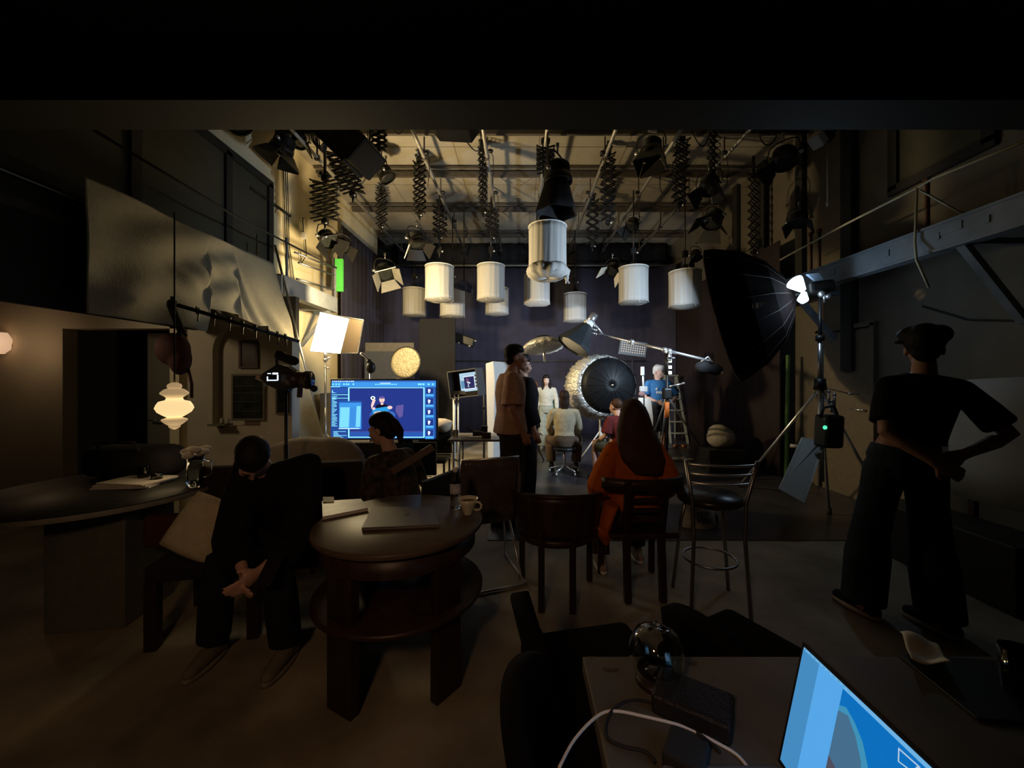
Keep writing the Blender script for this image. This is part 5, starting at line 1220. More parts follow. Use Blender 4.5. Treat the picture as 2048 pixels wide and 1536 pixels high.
# ================================================================ work table nearest the viewer
DZ = .75
t = thing('work_table', 'stained pale work table with a laptop and cables', 'table', (.95, .45, 0))
M['desk'] = mat('stained_tabletop', (.105, .092, .075), .5, noise=.25, scale=5)
b = MB(); b.box((.168 + .85, .44, DZ - .02), (1.7, 1.2, .04), None, .004); b.build('tabletop', M['desk'], t)
for x in (.23, 1.8):
    for y in (-.1, .98): b = MB(); b.box((x, y, (DZ - .04) / 2), (.06, .06, DZ - .04), None, .004); b.build('leg', M['darkwood'], t)
def ond(x, y): return on(x, y, DZ)
stain = mat('burn_stain', (.05, .035, .022), .6)
for i, (x, y, rx, ry) in enumerate(((1222, 1340, .02, .008), (1385, 1327, .012, .012), (1182, 1314, .01, .004))):
    c = ond(x, y); b = MB(); n_ = 18
    b.add([c + V((rx * math.cos(a) * (1 + .3 * math.sin(3 * a)), ry * math.sin(a) * (1 + .3 * math.cos(2 * a)), .0008)) for a in [2 * PI * q_ / n_ for q_ in range(n_)]], [tuple(range(n_))]); b.build('stain', stain, t)
# glass dome jar
c = ond(1312, 1362)
t = thing('glass_teapot', 'round clear glass pot on a dark base on the work table', 'pot', c)
gl = glass('pot_glass', (.93, .93, .9), .01)
b = MB(); b.lathe([(.0, .0), (.034, .0), (.054, .016), (.064, .045), (.063, .075), (.049, .104), (.027, .116), (.0, .12)], c + V((0, 0, .012)), seg=40); b.build('bowl', gl, t, solid=.003)
b = MB(); b.lathe([(.0, .012), (.045, .012), (.05, .0), (.0, 0)], c, seg=32); b.build('base', M['darkwood'], t)
b = MB(); b.ell(c + V((0, 0, .139)), .009); b.build('lid_knob', gl, t)
b = MB(); b.lathe([(.0, .006), (.030, .006), (.046, .016), (.0, .018)], c + V((0, 0, .012)), seg=32); b.build('tea', mat('dark_tea', (.03, .018, .012), .08), t)
b = MB(); rot = Matrix.Rotation(R(-32), 3, 'Z'); b.box(ond(1385, 1428) + V((0, 0, .024)), (.16, .10, .046), rot, .008); one(b, 'leather_case', mat('black_leather', (.014, .011, .011), .5, bump=.2), 'black leather case beside the glass pot', 'case')
b = MB(); c = ond(1330, 1385); b.bar(c + V((0, 0, .012)), ond(1362, 1400) + V((0, 0, .012)), .03, .02, bev=.004); one(b, 'case_strap', M['black'], 'short black strap between the glass pot and the leather case', 'strap')
def cable(name, pts_, r, m, label):
    q = [ond(*p_) + V((0, 0, r + .001)) for p_ in pts_]; o = []
    for i in range(len(q) - 1):
        p0, p1, p2, p3 = q[max(i - 1, 0)], q[i], q[i + 1], q[min(i + 2, len(q) - 1)]
        for k_ in range(6):
            u = k_ / 6; o.append(.5 * ((2 * p1) + (p2 - p0) * u + (2 * p0 - 5 * p1 + 4 * p2 - p3) * u * u + (3 * p1 - p0 - 3 * p2 + p3) * u ** 3))
    o.append(q[-1]); b = MB(); b.tube(o, r, 8); return one(b, name, m, label, 'cable')
cable('charging_cable', [(1118, 1540), (1150, 1482), (1195, 1436), (1230, 1426), (1290, 1437), (1370, 1458), (1440, 1493), (1475, 1515), (1500, 1545)], .0032, M['white'], 'white charging cable looping across the work table')
cable('power_cable', [(1440, 1510), (1420, 1490), (1370, 1450), (1315, 1415), (1275, 1404), (1240, 1412), (1215, 1440), (1213, 1478), (1245, 1497), (1290, 1508), (1310, 1530)], .0035, M['rubber'], 'black power cable looping under the white one')
b = MB(); b.box(ond(1372, 1528) + V((0, 0, .018)), (.075, .075, .034), Matrix.Rotation(R(-35), 3, 'Z'), .006); one(b, 'power_adapter', M['rubber'], 'black power adapter at the edge of the frame below the leather case', 'adapter')
# open laptop
LA = V((.540, .733, 1.0)); LB = V((.492, .733, .772)); up = (LA - LB).normalized(); al = V((0, -1, 0)); nn = up.cross(al).normalized()
if nn.x > 0: nn = -nn
Wd, Hd = .31, (LA - LB).length + .012
t = thing('laptop', 'open laptop with a light blue screen on the work table', 'laptop', (.42, .58, DZ + .001))
b = MB(); b.poly([LB - nn * .001, LB + al * Wd - nn * .001, LA + al * Wd - nn * .001, LA - nn * .001], .006, -nn); b.build('lid', M['alu'], t, bevel=.002)
b = MB(); b.poly([LB, LB + al * Wd, LA + al * Wd, LA], .0015, nn); b.build('bezel', M['black'], t)
LS = [emis('lap_%d' % i, c_, s_) for i, (c_, s_) in enumerate([((.11, .47, 1), .80), ((.0, .28, .92), .55), ((.20, .58, 1), .75), ((.16, .42, .72), .36), ((.08, .50, .85), .55), ((.30, .30, .42), .25), ((.10, .46, .95), .55), ((.55, .75, .95), .8)])]
b = MB()
o0 = LA - up * .0075 + al * .006 + nn * .0022; W_, H_ = Wd - .012, Hd - .028
def lr(pts_, m, l): b.mi = m; b.add([o0 + al * (x * W_) - up * (y * H_) + nn * (.0002 * l) for x, y in pts_], [tuple(range(len(pts_)))], False)
lr([(0, 0), (1, 0), (1, 1), (0, 1)], 2, 0); lr([(0, .02), (.30, .02), (.30, 1), (0, 1)], 0, 1); lr([(.0, .02), (.13, .02), (.13, 1), (0, 1)], 6, 2)
lr([(.30, .03), (1, .03), (1, 1), (.30, 1)], 1, 1)
lr([(.30, .16), (.34, .13), (.40, .17), (.46, .24), (.52, .38), (.58, .42), (.62, .6), (.70, .8), (.8, .9), (1, .95), (1, 1), (.30, 1)], 4, 2); lr([(.30, .2), (.36, .17), (.42, .25), (.47, .36), (.50, .52), (.56, .66), (.6, 1), (.30, 1)], 3, 3); lr([(.30, .55), (.4, .6), (.46, .72), (.5, 1), (.30, 1)], 5, 4)
lr([(.62, .06), (.72, .05), (.70, .12), (.63, .14)], 7, 5); lr([(.628, .068), (.708, .06), (.692, .113), (.636, .13)], 1, 6)
lr([(.012, .005), (.02, .005), (.02, .014), (.012, .014)], 3, 5)
for i in range(9): lr([(.05 + i * .035, .006), (.07 + i * .035, .006), (.07 + i * .035, .012), (.05 + i * .035, .012)], 4, 5)
b.build('screen', LS, t)
b = MB(); b.box((LB.x - .112, .733 - Wd / 2, DZ + .009), (.22, Wd, .014), None, .004); k_ = b.build('base', M['alu'], t)
b = MB(); b.box((LB.x - .07, .733 - Wd / 2, DZ + .0165), (.10, Wd - .04, .001)); b.build('keyboard', M['black'], k_)
# napkin, tray, bowl
c = ond(1835, 1328)
b = MB()
def nap(u, v):
    a = P(1801, 1283, 1.07); q = [ond(1800, 1285), ond(1872, 1303), ond(1902, 1360), ond(1822, 1345)]
    p_ = q[0].lerp(q[1], u).lerp(q[3].lerp(q[2], u), v); return p_ + V((0, 0, .030 + .008 * math.sin(u * 5 + v * 3) + .006 * math.sin(v * 8)))
b.grid(nap, 12, 12); one(b, 'paper_napkin', M['paper'], 'crumpled paper napkin on the black tray', 'napkin', solid=.002)
t = thing('serving_tray', 'black tray on the far edge of the work table', 'tray', ond(1850, 1335))
c = V((1.22, .92, DZ)); b = MB(); b.box(c + V((0, 0, .004)), (.42, .2, .006), Matrix.Rotation(R(-6), 3, 'Z'), .002); b.build('tray', M['black'], t)
c = V((1.44, .86, DZ)); 
t = thing('fruit_bowl', 'dark glass bowl of dark fruit at the table edge', 'bowl', c)
b = MB(); b.lathe([(0, .006), (.05, 0), (.09, .03), (.12, .075), (.117, .076), (.086, .034), (.04, .008), (0, .01)], c, seg=36); b.build('bowl', glass('bowl_glass', (.7, .7, .65), .05), t)
fr = mat('dark_plum', (.05, .012, .010), .4)
for i in range(6):
    a = i * 1.05; b = MB(); b.ell(c + V((.05 * math.cos(a) * (i < 5), .05 * math.sin(a) * (i < 5), .045 + .03 * (i == 5))), .032); one(b, 'plum', fr, 'dark plum in the glass bowl', 'fruit', 'plums in the bowl')
c = V((1.16, .70, DZ)); c = ond(2046, 1395)
t = thing('water_glass', 'ridged clear glass at the edge of the frame', 'glass', c)
b = MB(); b.lathe([(0, .004), (.032, 0), (.04, .11), (.037, .11), (.029, .008), (0, .008)], c, seg=48, wob=lambda a, j: 1 + .025 * math.sin(a * 12)); b.build('body', glass('clear_glass', (.9, .92, .9), .03), t)
# dark chairs tucked round the work table
def dark_chair(loc, rz, label, top=.80):
    t = thing('padded_chair', label, 'chair', loc, rz, 'black padded chairs at the work table')
    b = MB(); b.box((0, 0, .44), (.46, .46, .09), None, .03); b.build('seat', mat('black_padding', (.0045, .0035, .0035), .9, spec=.1), t, local=True)
    b = MB(); b.grid(lambda u, v: V(((u - .5) * (.40 - .06 * v * v), -.21 - .07 * v + .05 * (2 * u - 1) ** 2, .46 + (top - .46) * v - .06 * (2 * u - 1) ** 2 * v)), 14, 8); b.build('backrest', mat('black_padding', (.0045, .0035, .0035), .9, spec=.1), t, local=True, solid=.05)
    for x in (-.2, .2):
        for y in (-.2, .2): b = MB(); b.bar((x, y, 0), (x * .95, y * .95, .41), .035, .035); b.build('leg', M['black'], t, local=True)
    return t
dark_chair((.27, 1.36, 0), R(-78), 'black padded chair at the corner of the work table, edge on', .74)
dark_chair((.26, .86, 0), R(-100), 'black padded chair along the short side of the work table')
dark_chair((.84, 1.42, 0), R(-62), 'black padded chair beyond the glass pot', .70)
# ================================================================ people
def sk(name, c): return mat(name, c, .5, noise=.05, scale=30)
CL = {}
def cloth(name, c, r=.9, **k): return mat('cloth_' + name, c, r, bump=.2, bscale=40, noise=.14, spec=.15, **k)
def hand(b, w, d, nrm, side, curl=.5, s=1.0):        # wrist, pointing direction, palm normal, thumb side
    w = V(w); d = V(d).normalized(); nrm = (V(nrm) - d * V(nrm).dot(d)).normalized(); x = d.cross(nrm).normalized() * side
    pal = [w, w + d * .045 * s, w + d * .085 * s]
    b.loft([(w - d * .02 * s, x * .026 * s, nrm * .02 * s), (w + d * .02 * s, x * .034 * s, nrm * .018 * s), (w + d * .06 * s, x * .042 * s, nrm * .016 * s), (w + d * .09 * s, x * .040 * s, nrm * .013 * s)], 12)
    for i, (o, l) in enumerate(((.031, .070), (.011, .080), (-.010, .074), (-.030, .058))):
        a = w + d * .085 * s + x * o * s; e = d; q = [a]; r = [.0098 * s]
        for k in range(3):
            ang = curl * (.35 + .35 * k); e = (d * math.cos(ang * 1.6) + nrm * math.sin(ang * 1.6)).normalized() + x * o * .9
            q.append(q[-1] + e.normalized() * l * s * (.42, .33, .25)[k]); r.append((.0095, .0088, .0075)[k] * s)
        b.capsule(q, r, 8)
    a = w + d * .025 * s + x * .028 * s
    b.capsule([a, a + (d * .6 + x * .75 + nrm * .3).normalized() * .038 * s, a + (d * .6 + x * .75 + nrm * .3).normalized() * .038 * s + (d * .9 + x * .25 + nrm * .4).normalized() * .032 * s], [.0125 * s, .0108 * s, .009 * s], 8)
def head_vol(b, c, rot, s=1.0):
    T = lambda x, y, z: V(c) + rot @ V((x * s, y * s, z * s))
    E = lambda p, r: b.ell(T(*p), V(r) * s, rot)
    E((0, -.01, .035), (.074, .094, .092)); E((0, .035, -.02), (.060, .066, .085)); E((0, .052, -.075), (.036, .036, .034))
    b.capsule([T(0, .088, .02), T(0, .108, -.022)], [.009 * s, .015 * s], 8); E((0, .092, -.055), (.022, .012, .006)); E((0, .091, -.068), (.019, .012, .007))
    for q in (-1, 1): E((q * .076, -.008, -.005), (.010, .020, .032)); E((q * .03, .085, .028), (.02, .012, .008)); E((q * .04, .066, -.02), (.022, .026, .025))
def face_parts(t, c, rot, s=1.0, brow=None):
    T = lambda x, y, z: V(c) + rot @ V((x * s, y * s, z * s))
    b = MB()
    for q in (-1, 1): b.ell(T(q * .03, .083, .012), .0115 * s, None, 10, 8)
    b.build('eyes', mat('eye_white', (.6, .58, .55), .2), t, local=True)
    b = MB()
    for q in (-1, 1): b.ell(T(q * .03, .092, .012), V((.006, .004, .006)) * s, rot, 8, 6); b.capsule([T(q * .016, .094, .034), T(q * .045, .084, .036)], [.0045 * s, .003 * s], 6)
    b.build('eyebrows', brow or M['darkwood'], t, local=True)
    b = MB(); b.ell(T(0, .101, -.061), V((.021, .006, .007)) * s, rot, 10, 6); b.build('lips', mat('lips', (.38, .14, .12), .5), t, local=True)

def person(label, loc, rz, H, j, skin, clothes, hair=None, shoes=None, vox=.010, hscale=1.0, face=True, curl=(.5, .5), palm=None):
    """j: joints in the figure's own frame (x to its right, y ahead, z up), metres. clothes: list of (kind, material, options)."""
    t = thing('person', label, 'person', loc, rz)
    s = H / 1.72
    g = {k: V(v) for k, v in j.items()}
    pel, wai, che, nek, hd = g['pelvis'], g['waist'], g['chest'], g['neck'], g['head']
    hr = Euler([R(q) for q in j.get('headrot', (0, 0, 0))]).to_matrix() if 'headrot' in j else Matrix.Identity(3)
    g.pop('headrot', None)
    shl = {q: g['sh' + q] for q in 'lr'}
    def secs(inf=0, hip=True, lo=None):
        rx = (g['shr'] - g['shl']); rxn = rx.normalized(); hx = (g['hipr'] - g['hipl']).normalized()
        out = []
        pts_ = [(pel + (pel - wai).normalized() * .10 * s, hx, .125, .105), (pel, hx, .165, .118), (pel.lerp(wai, .5), hx, .155, .108), (wai, (hx + rxn).normalized(), .135, .095), (wai.lerp(che, .5), rxn, .145, .102), (che, rxn, .160, .110), (che.lerp(nek, .55), rxn, .165, .098), (nek.lerp(che, .16), rxn, .115, .075), (nek, rxn, .060, .055)]
        for i, (c, xx, a, d) in enumerate(pts_):
            q0, q1 = pts_[max(i - 1, 0)][0], pts_[min(i + 1, len(pts_) - 1)][0]; up = (q1 - q0).normalized()
            xx = (xx - up * xx.dot(up)).normalized(); yy = up.cross(xx).normalized()
            out.append((c, xx * (a * s + inf), yy * (d * s + inf)))
        return out
    def arm(q): return [g['sh' + q], g['sh' + q].lerp(g['el' + q], .5), g['el' + q], g['el' + q].lerp(g['wr' + q], .35), g['wr' + q]], [.052 * s, .046 * s, .037 * s, .038 * s, .025 * s]
    def leg(q): return [g['hip' + q], g['hip' + q].lerp(g['kn' + q], .45), g['kn' + q], g['kn' + q].lerp(g['an' + q], .32), g['an' + q]], [.088 * s, .073 * s, .053 * s, .052 * s, .034 * s]
    fr = (g['hipr'] - g['hipl']).normalized(); fwd = V((0, 0, 1)).cross(fr)
    toe = {q: g.get('toe' + q, g['an' + q] + V((0, .125 * s, -.05 * s))) for q in 'lr'}
    b = MB(); b.loft(secs(-.004), 22); b.capsule([che.lerp(nek, .8), nek, hd + hr @ V((0, -.015, -.07)) * s * hscale], [.075 * s, .056 * s, .052 * s], 14)
    head_vol(b, hd, hr, s * hscale)
    for i, q in enumerate('lr'):
        b.capsule(*arm(q), 12); b.capsule(*leg(q), 14)
        b.capsule([nek.lerp(che, .22), g['sh' + q]], [.05 * s, .052 * s], 10)
        d = (g['wr' + q] - g['el' + q]).normalized(); pn = V((palm or {}).get(q, (-.9 if q == 'r' else .9, .1, -.1)))
        if 'hd' + q in g: d = (g['hd' + q] - g['wr' + q]).normalized()
        hand(b, g['wr' + q] + d * .01, d, pn, 1 if q == 'r' else -1, curl[i], s)
        b.capsule([g['an' + q] + V((0, -.02, -.03)) * s, (g['an' + q] + toe[q]) / 2 - V((0, 0, .01)), toe[q]], [.034 * s, .036 * s, .024 * s], 10)
    body = b.organic('body', skin, t, vox, 3)
    if face: face_parts(t, hd, hr, s * hscale, None)
    for kind, m, o in clothes:
        b = MB(); e = o.get('ease', .013) * s; nm = o.get('name', kind)
        if kind == 'top':
            sc_ = secs(e); cut = o.get('low', 2); sc_ = sc_[cut:]
            if o.get('hem'): f0 = sc_[0]; sc_ = [(f0[0] + (f0[0] - sc_[1][0]).normalized() * o['hem'] * s, f0[1] * o.get('flare', 1.05), f0[2] * o.get('flare', 1.05))] + sc_
            sc_[-1] = (sc_[-1][0], sc_[-1][1] * 1.05, sc_[-1][2] * 1.05)
            b.loft(sc_, 22)
            for q in 'lr':
                b.capsule([nek.lerp(che, .25), g['sh' + q]], [.05 * s + e * .8, .046 * s + e * .6], 10)
                p_, r_ = arm(q); n_ = o.get('sleeve', 2.0); k = int(n_); lo_ = o.get('loose', 1.3); pp = p_[:k + 1]; rr = [x_ * (.93 if i_ == 0 else 1) + e * (.5 + (lo_ - .5) * min(1, i_ / 1.6)) for i_, x_ in enumerate(r_[:k + 1])]
                if n_ - k > 0 and k + 1 < len(p_): pp.append(p_[k].lerp(p_[k + 1], n_ - k)); rr.append(r_[k] + (r_[k + 1] - r_[k]) * (n_ - k) + e * lo_)
                d0 = (pp[0] - pp[1]).normalized() * .03; b.tube([pp[0] + d0] + pp, [rr[0] * .8] + rr, 14)
        elif kind == 'bottom':
            sc_ = secs(e)[:o.get('rise', 3)]; b.loft(sc_, 22)
            for q in 'lr':
                p_, r_ = leg(q); n_ = o.get('length', 3.9); k = int(n_); w_ = o.get('wide', 1.0)
                rr = [r_[0] + e, r_[1] + e * 1.2, (r_[2] + e * 1.3) * (1 + (w_ - 1) * .6), (r_[3] + e * 1.5) * w_, (r_[4] + e * 2.2) * w_ * 1.1]
                pp = p_[:k + 1]; r2 = rr[:k + 1]
                if n_ - k > 0 and k + 1 < len(p_): pp.append(p_[k].lerp(p_[k + 1], n_ - k)); r2.append(rr[k] + (rr[k + 1] - rr[k]) * (n_ - k))
                b.tube([pp[0] + (pp[0] - pp[1]).normalized() * .05] + pp, [r2[0] * .8] + r2, 16)
        elif kind == 'drape':                         # loose garment: given sections
            b.loft([(V(c_), V(a_), V(d_)) for c_, a_, d_ in o['secs']], 28)
            for pp, rr in o.get('tubes', []): b.capsule(pp, rr, 12)
        b.organic(nm, m, t, o.get('vox', vox), o.get('soft', 4))
    if hair:
        m, parts = hair; b = MB(); hs = s * hscale
        for p_ in parts:
            if p_[0] == 'e': b.ell(V(hd) + hr @ (V(p_[1]) * hs), V(p_[2]) * hs, hr)
            elif p_[0] == 't': b.capsule([V(hd) + hr @ (V(q) * hs) for q in p_[1]], [r * hs for r in p_[2]], 10)
            elif p_[0] == 'l': b.loft([(V(hd) + hr @ (V(c_) * hs), hr @ (V(a_) * hs), hr @ (V(d_) * hs)) for c_, a_, d_ in p_[1]], 20)
        b.organic('hair', m, t, vox * .9, 3)
    if shoes:
        for q in 'lr':
            a = g['an' + q]; tt = toe[q]; d = (tt - a); d.z = 0; d.normalize(); lat = V((d.y, -d.x, 0)); zf = min(a.z, tt.z) - shoes.get('drop', .035) * s
            b = MB(); hl = a - d * .055 * s; b.capsule([V((hl.x, hl.y, zf + .04 * s)), V((a.x, a.y, zf + .05 * s)) + d * .05 * s, V((tt.x, tt.y, zf + .032 * s)) + d * .02], [.040 * s, .043 * s, .034 * s], 12); b.capsule([V((a.x, a.y, zf + .04)), V((a.x, a.y, zf + .09 * s))], [.042 * s, .04 * s], 10)
            so = b.organic('shoe', shoes['m'], t, .008, 3)
            b = MB(); b.loft([(V((hl.x, hl.y, zf)) - d * .03 + V((0, 0, z_)), lat * .036 * s, V((0, 0, .0)) + d * .001) for z_ in (0,)] or [], 8) if False else None
            c0 = (hl - d * .04 * s + tt + d * .055 * s) / 2; ln = ((tt + d * .055 * s) - (hl - d * .04 * s)).length / 2
            b.loft([(V((c0.x, c0.y, zf)), d * ln, lat * .047 * s), (V((c0.x, c0.y, zf + .024 * s)), d * ln * 1.0, lat * .047 * s)], 28); b.build('sole', shoes.get('sole', M['white']), so, local=True)
    return t

def stand(s=1.0, **o):
    d = dict(pelvis=(0, 0, .95), waist=(0, .0, 1.08), chest=(0, .0, 1.26), neck=(0, -.01, 1.45), head=(0, .02, 1.605), shl=(-.185, 0, 1.395), shr=(.185, 0, 1.395), ell=(-.23, -.02, 1.12), elr=(.23, -.02, 1.12), wrl=(-.23, .06, .88), wrr=(.23, .06, .88), hipl=(-.085, 0, .91), hipr=(.085, 0, .91), knl=(-.095, .02, .49), knr=(.095, .02, .49), anl=(-.10, -.02, .085), anr=(.10, -.02, .085))
    d.update({k: v for k, v in o.items()})
    return {k: (tuple(q * s for q in v) if k != 'headrot' else v) for k, v in d.items()}
def sit(seat=.45, s=1.0, lean=0.0, **o):
    z = seat + .085
    d = dict(pelvis=(0, 0, z), waist=(0, .02 + lean * .25, z + .14), chest=(0, .03 + lean * .6, z + .32), neck=(0, .02 + lean, z + .51), head=(0, .06 + lean * 1.2, z + .665), shl=(-.18, .02 + lean * .95, z + .455), shr=(.18, .02 + lean * .95, z + .455), ell=(-.22, .08 + lean, z + .18), elr=(.22, .08 + lean, z + .18), wrl=(-.14, .30 + lean * .6, z + .09), wrr=(.14, .30 + lean * .6, z + .09), hipl=(-.09, .01, z - .02), hipr=(.09, .01, z - .02), knl=(-.12, .43, z + .0), knr=(.12, .43, z + .0), anl=(-.12, .42, .085), anr=(.12, .42, .085))
    d.update(o)
    return d
short_hair = [('e', (0, -.03, .045), (.083, .088, .098)), ('e', (0, .0, .078), (.079, .086, .066)), ('e', (0, -.055, -.01), (.07, .05, .06))]
long_cap = [('e', (0, -.03, .04), (.086, .092, .104)), ('e', (0, .0, .078), (.081, .088, .068)), ('e', (0, -.06, -.02), (.075, .045, .07))]
SK1, SK2, SK3 = sk('skin_light', (.55, .33, .25)), sk('skin_tan', (.42, .22, .15)), sk('skin_pale', (.62, .44, .37))
HB, HBR, HG = cloth('hair_black', (.012, .009, .008), .6), cloth('hair_brown', (.060, .027, .013), .5, stretch=(6, 6, .3)), cloth('hair_grey', (.62, .56, .50), .7)
# woman in black at the side, hands on hips
person('person in black tee and jeans standing with hands on hips, back turned', (2.33, 2.36, 0), R(-18), 1.82,
    stand(1.80 / 1.72, pelvis=(.02, 0, .95), waist=(.05, .0, 1.09), chest=(.08, .01, 1.27), neck=(.11, .0, 1.455), head=(.125, .03, 1.60), headrot=(4, 0, -20), shl=(-.06, .0, 1.395), shr=(.26, -.02, 1.375),
          ell=(-.115, -.10, 1.13), elr=(.44, -.06, 1.13), wrl=(.06, -.17, .985), wrr=(.215, -.13, 1.03), hdl=(.14, -.17, .94), hdr=(.12, -.14, .99), hipl=(-.07, 0, .91), hipr=(.11, 0, .91), knl=(-.12, .06, .49), knr=(.14, .0, .49), anl=(-.16, .04, .085), anr=(.16, -.04, .085), toel=(-.225, .145, .045), toer=(.095, .065, .045)),
    SK2, [('top', cloth('tee_black', (.010, .010, .012)), dict(name='tee_shirt', sleeve=1.6, loose=2.2, ease=.016, low=3, hem=.015)), ('bottom', cloth('jeans_blue', (.035, .05, .065), stretch=None), dict(name='jeans', wide=1.5, length=4, ease=.014, rise=3))],
    (HB, [('e', (0, -.02, .055), (.09, .105, .10)), ('e', (-.03, .02, .09), (.085, .085, .055)), ('e', (.05, -.04, .085), (.06, .08, .055)), ('e', (0, -.06, .0), (.066, .05, .07)), ('t', [(-.06, -.02, .07), (-.115, .0, .05)], [.035, .012])]),
    dict(m=cloth('shoe_dark', (.02, .02, .022)), sole=mat('rubber_white', (.50, .42, .34), .7)), vox=.008, palm=dict(l=(0, 1, 0), r=(0, 1, 0)), face=True)
# beige man walking past
person('person in loose beige shirt and dark shorts, standing in profile', (-.10, 4.02, 0), R(-84), 1.84,
    stand(1.84 / 1.72, head=(0, .05, 1.60), neck=(0, .0, 1.45), elr=(.235, .0, 1.12), wrr=(.20, .10, .90), knl=(-.09, .06, .5), anl=(-.10, .06, .085), knr=(.09, .0, .49), anr=(.10, -.10, .085)),
    SK2, [('top', cloth('shirt_beige', (.50, .30, .21)), dict(name='shirt', sleeve=1.75, loose=1.6, ease=.042, low=1, hem=.07, flare=1.08)), ('bottom', cloth('shorts_dark', (.035, .028, .025)), dict(name='shorts', length=1.9, ease=.03, wide=1.2))],
    (HB, short_hair), dict(m=cloth('shoe_dark', (.02, .02, .022)), sole=M['rubber']), curl=(.8, .8))
person('person in black clothes standing close beside the beige shirt', (.078, 4.58, 0), R(-84), 1.76,
    stand(1.78 / 1.72, head=(-.0, -.05, 1.60), neck=(0, -.03, 1.45), headrot=(-12, 0, 0)),
    SK2, [('top', cloth('jumper_black', (.009, .008, .009)), dict(name='jumper', sleeve=3.6, loose=2, ease=.035, low=1, hem=.06)), ('bottom', cloth('trousers_black', (.012, .010, .010)), dict(name='trousers', wide=1.2, ease=.02))],
    (HB, short_hair), dict(m=cloth('shoe_dark', (.02, .02, .022)), sole=M['rubber']))
# pale woman at the far end
person('person in pale long-sleeved top and wide grey trousers, facing the viewer', (.56, 8.2, 0), R(172), 1.58,
    stand(1.56 / 1.72, headrot=(0, 0, 12), ell=(-.24, .0, 1.14), wrl=(-.25, .08, .92)),
    SK3, [('top', cloth('knit_pale', (.52, .52, .45)), dict(name='top', sleeve=3.8, low=2)), ('bottom', cloth('trousers_sage', (.33, .36, .31)), dict(name='trousers', wide=1.55, length=4))],
    (HB, long_cap + [('t', [(-.07, 0, .0), (-.085, .03, -.12), (-.08, .04, -.26)], [.035, .035, .02]), ('t', [(.07, 0, .0), (.085, .02, -.12), (.08, .03, -.24)], [.035, .03, .02])]), dict(m=cloth('shoe_grey', (.25, .27, .25)), sole=M['grey']), vox=.012)
person('person with auburn hair in a green dress, stooping at the curtain', (.74, 8.75, 0), R(78), 1.62,
    stand(1.6 / 1.72, pelvis=(0, .0, .90), waist=(0, .10, 1.01), chest=(0, .24, 1.14), neck=(0, .38, 1.28), head=(0, .48, 1.40), shl=(-.18, .34, 1.25), shr=(.18, .34, 1.25), ell=(-.2, .40, 1.0), elr=(.2, .5, 1.05), wrl=(-.1, .5, .85), wrr=(.06, .55, 1.25)),
    SK3, [('top', cloth('dress_green', (.02, .11, .07)), dict(name='bodice', sleeve=.8, low=2)), ('drape', cloth('dress_green', (.02, .11, .07)), dict(name='skirt', secs=[((0, .03, .95), (.16, 0, 0), (0, .13, 0)), ((0, .0, .8), (.2, 0, 0), (0, .17, 0)), ((0, -.02, .42), (.26, 0, 0), (0, .24, 0))]))],
    (cloth('hair_auburn', (.35, .14, .05), .6), long_cap + [('t', [(-.06, 0, .0), (-.07, .05, -.15)], [.05, .03]), ('t', [(.06, 0, .0), (.07, .05, -.15)], [.05, .03])]), dict(m=SK3, sole=M['grey']), vox=.013)
# seated woman on the stool
person('person in khaki knit seated on a wheeled stool, back turned', (.70, 6.06, 0), R(-4), 1.66,
    sit(.43, knl=(-.24, .36, .50), knr=(.24, .36, .50), anl=(-.2, .30, .10), anr=(.2, .30, .10), ell=(-.24, .10, .72), elr=(.24, .1, .72), wrl=(-.18, .30, .56), wrr=(.18, .30, .56)),
    SK1, [('top', cloth('knit_khaki', (.36, .31, .21)), dict(name='knit', sleeve=3.7, low=2, ease=.02)), ('bottom', cloth('trousers_brown', (.11, .075, .05)), dict(name='trousers', wide=1.2))],
    (cloth('hair_dark_brown', (.022, .011, .008), .6), long_cap + [('l', [((0, -.05, .03), (.082, 0, 0), (0, .06, 0)), ((0, -.065, -.08), (.08, 0, 0), (0, .05, 0)), ((0, -.07, -.19), (.05, 0, 0), (0, .035, 0))])]), dict(m=cloth('shoe_dark', (.02, .02, .022)), sole=M['rubber']), vox=.011, face=False)
t = thing('wheeled_stool', 'round stool on a chrome wheeled base under the khaki knit figure', 'stool', (.70, 6.06, 0))
b = MB(); b.lathe([(0, 0), (.17, 0), (.18, .02), (.17, .05), (0, .055)], (.70, 6.06, .375), seg=28); b.build('seat', M['black'], t)
b = MB(); b.cyl((.70, 6.06, .1), (.70, 6.06, .38), .02); b.build('column', M['chrome'], t)
for i in range(5):
    a = 2 * PI * i / 5 + .3; e = V((.70 + .24 * math.cos(a), 6.06 + .24 * math.sin(a), .075)); b = MB(); b.cyl((.70, 6.06, .13), e, .014); f = b.build('foot', M['chrome'], t)
    b = MB(); b.cyl(e + V((-.012, 0, -.04)), e + V((.012, 0, -.04)), .03); b.build('caster', M['chrome'], f)
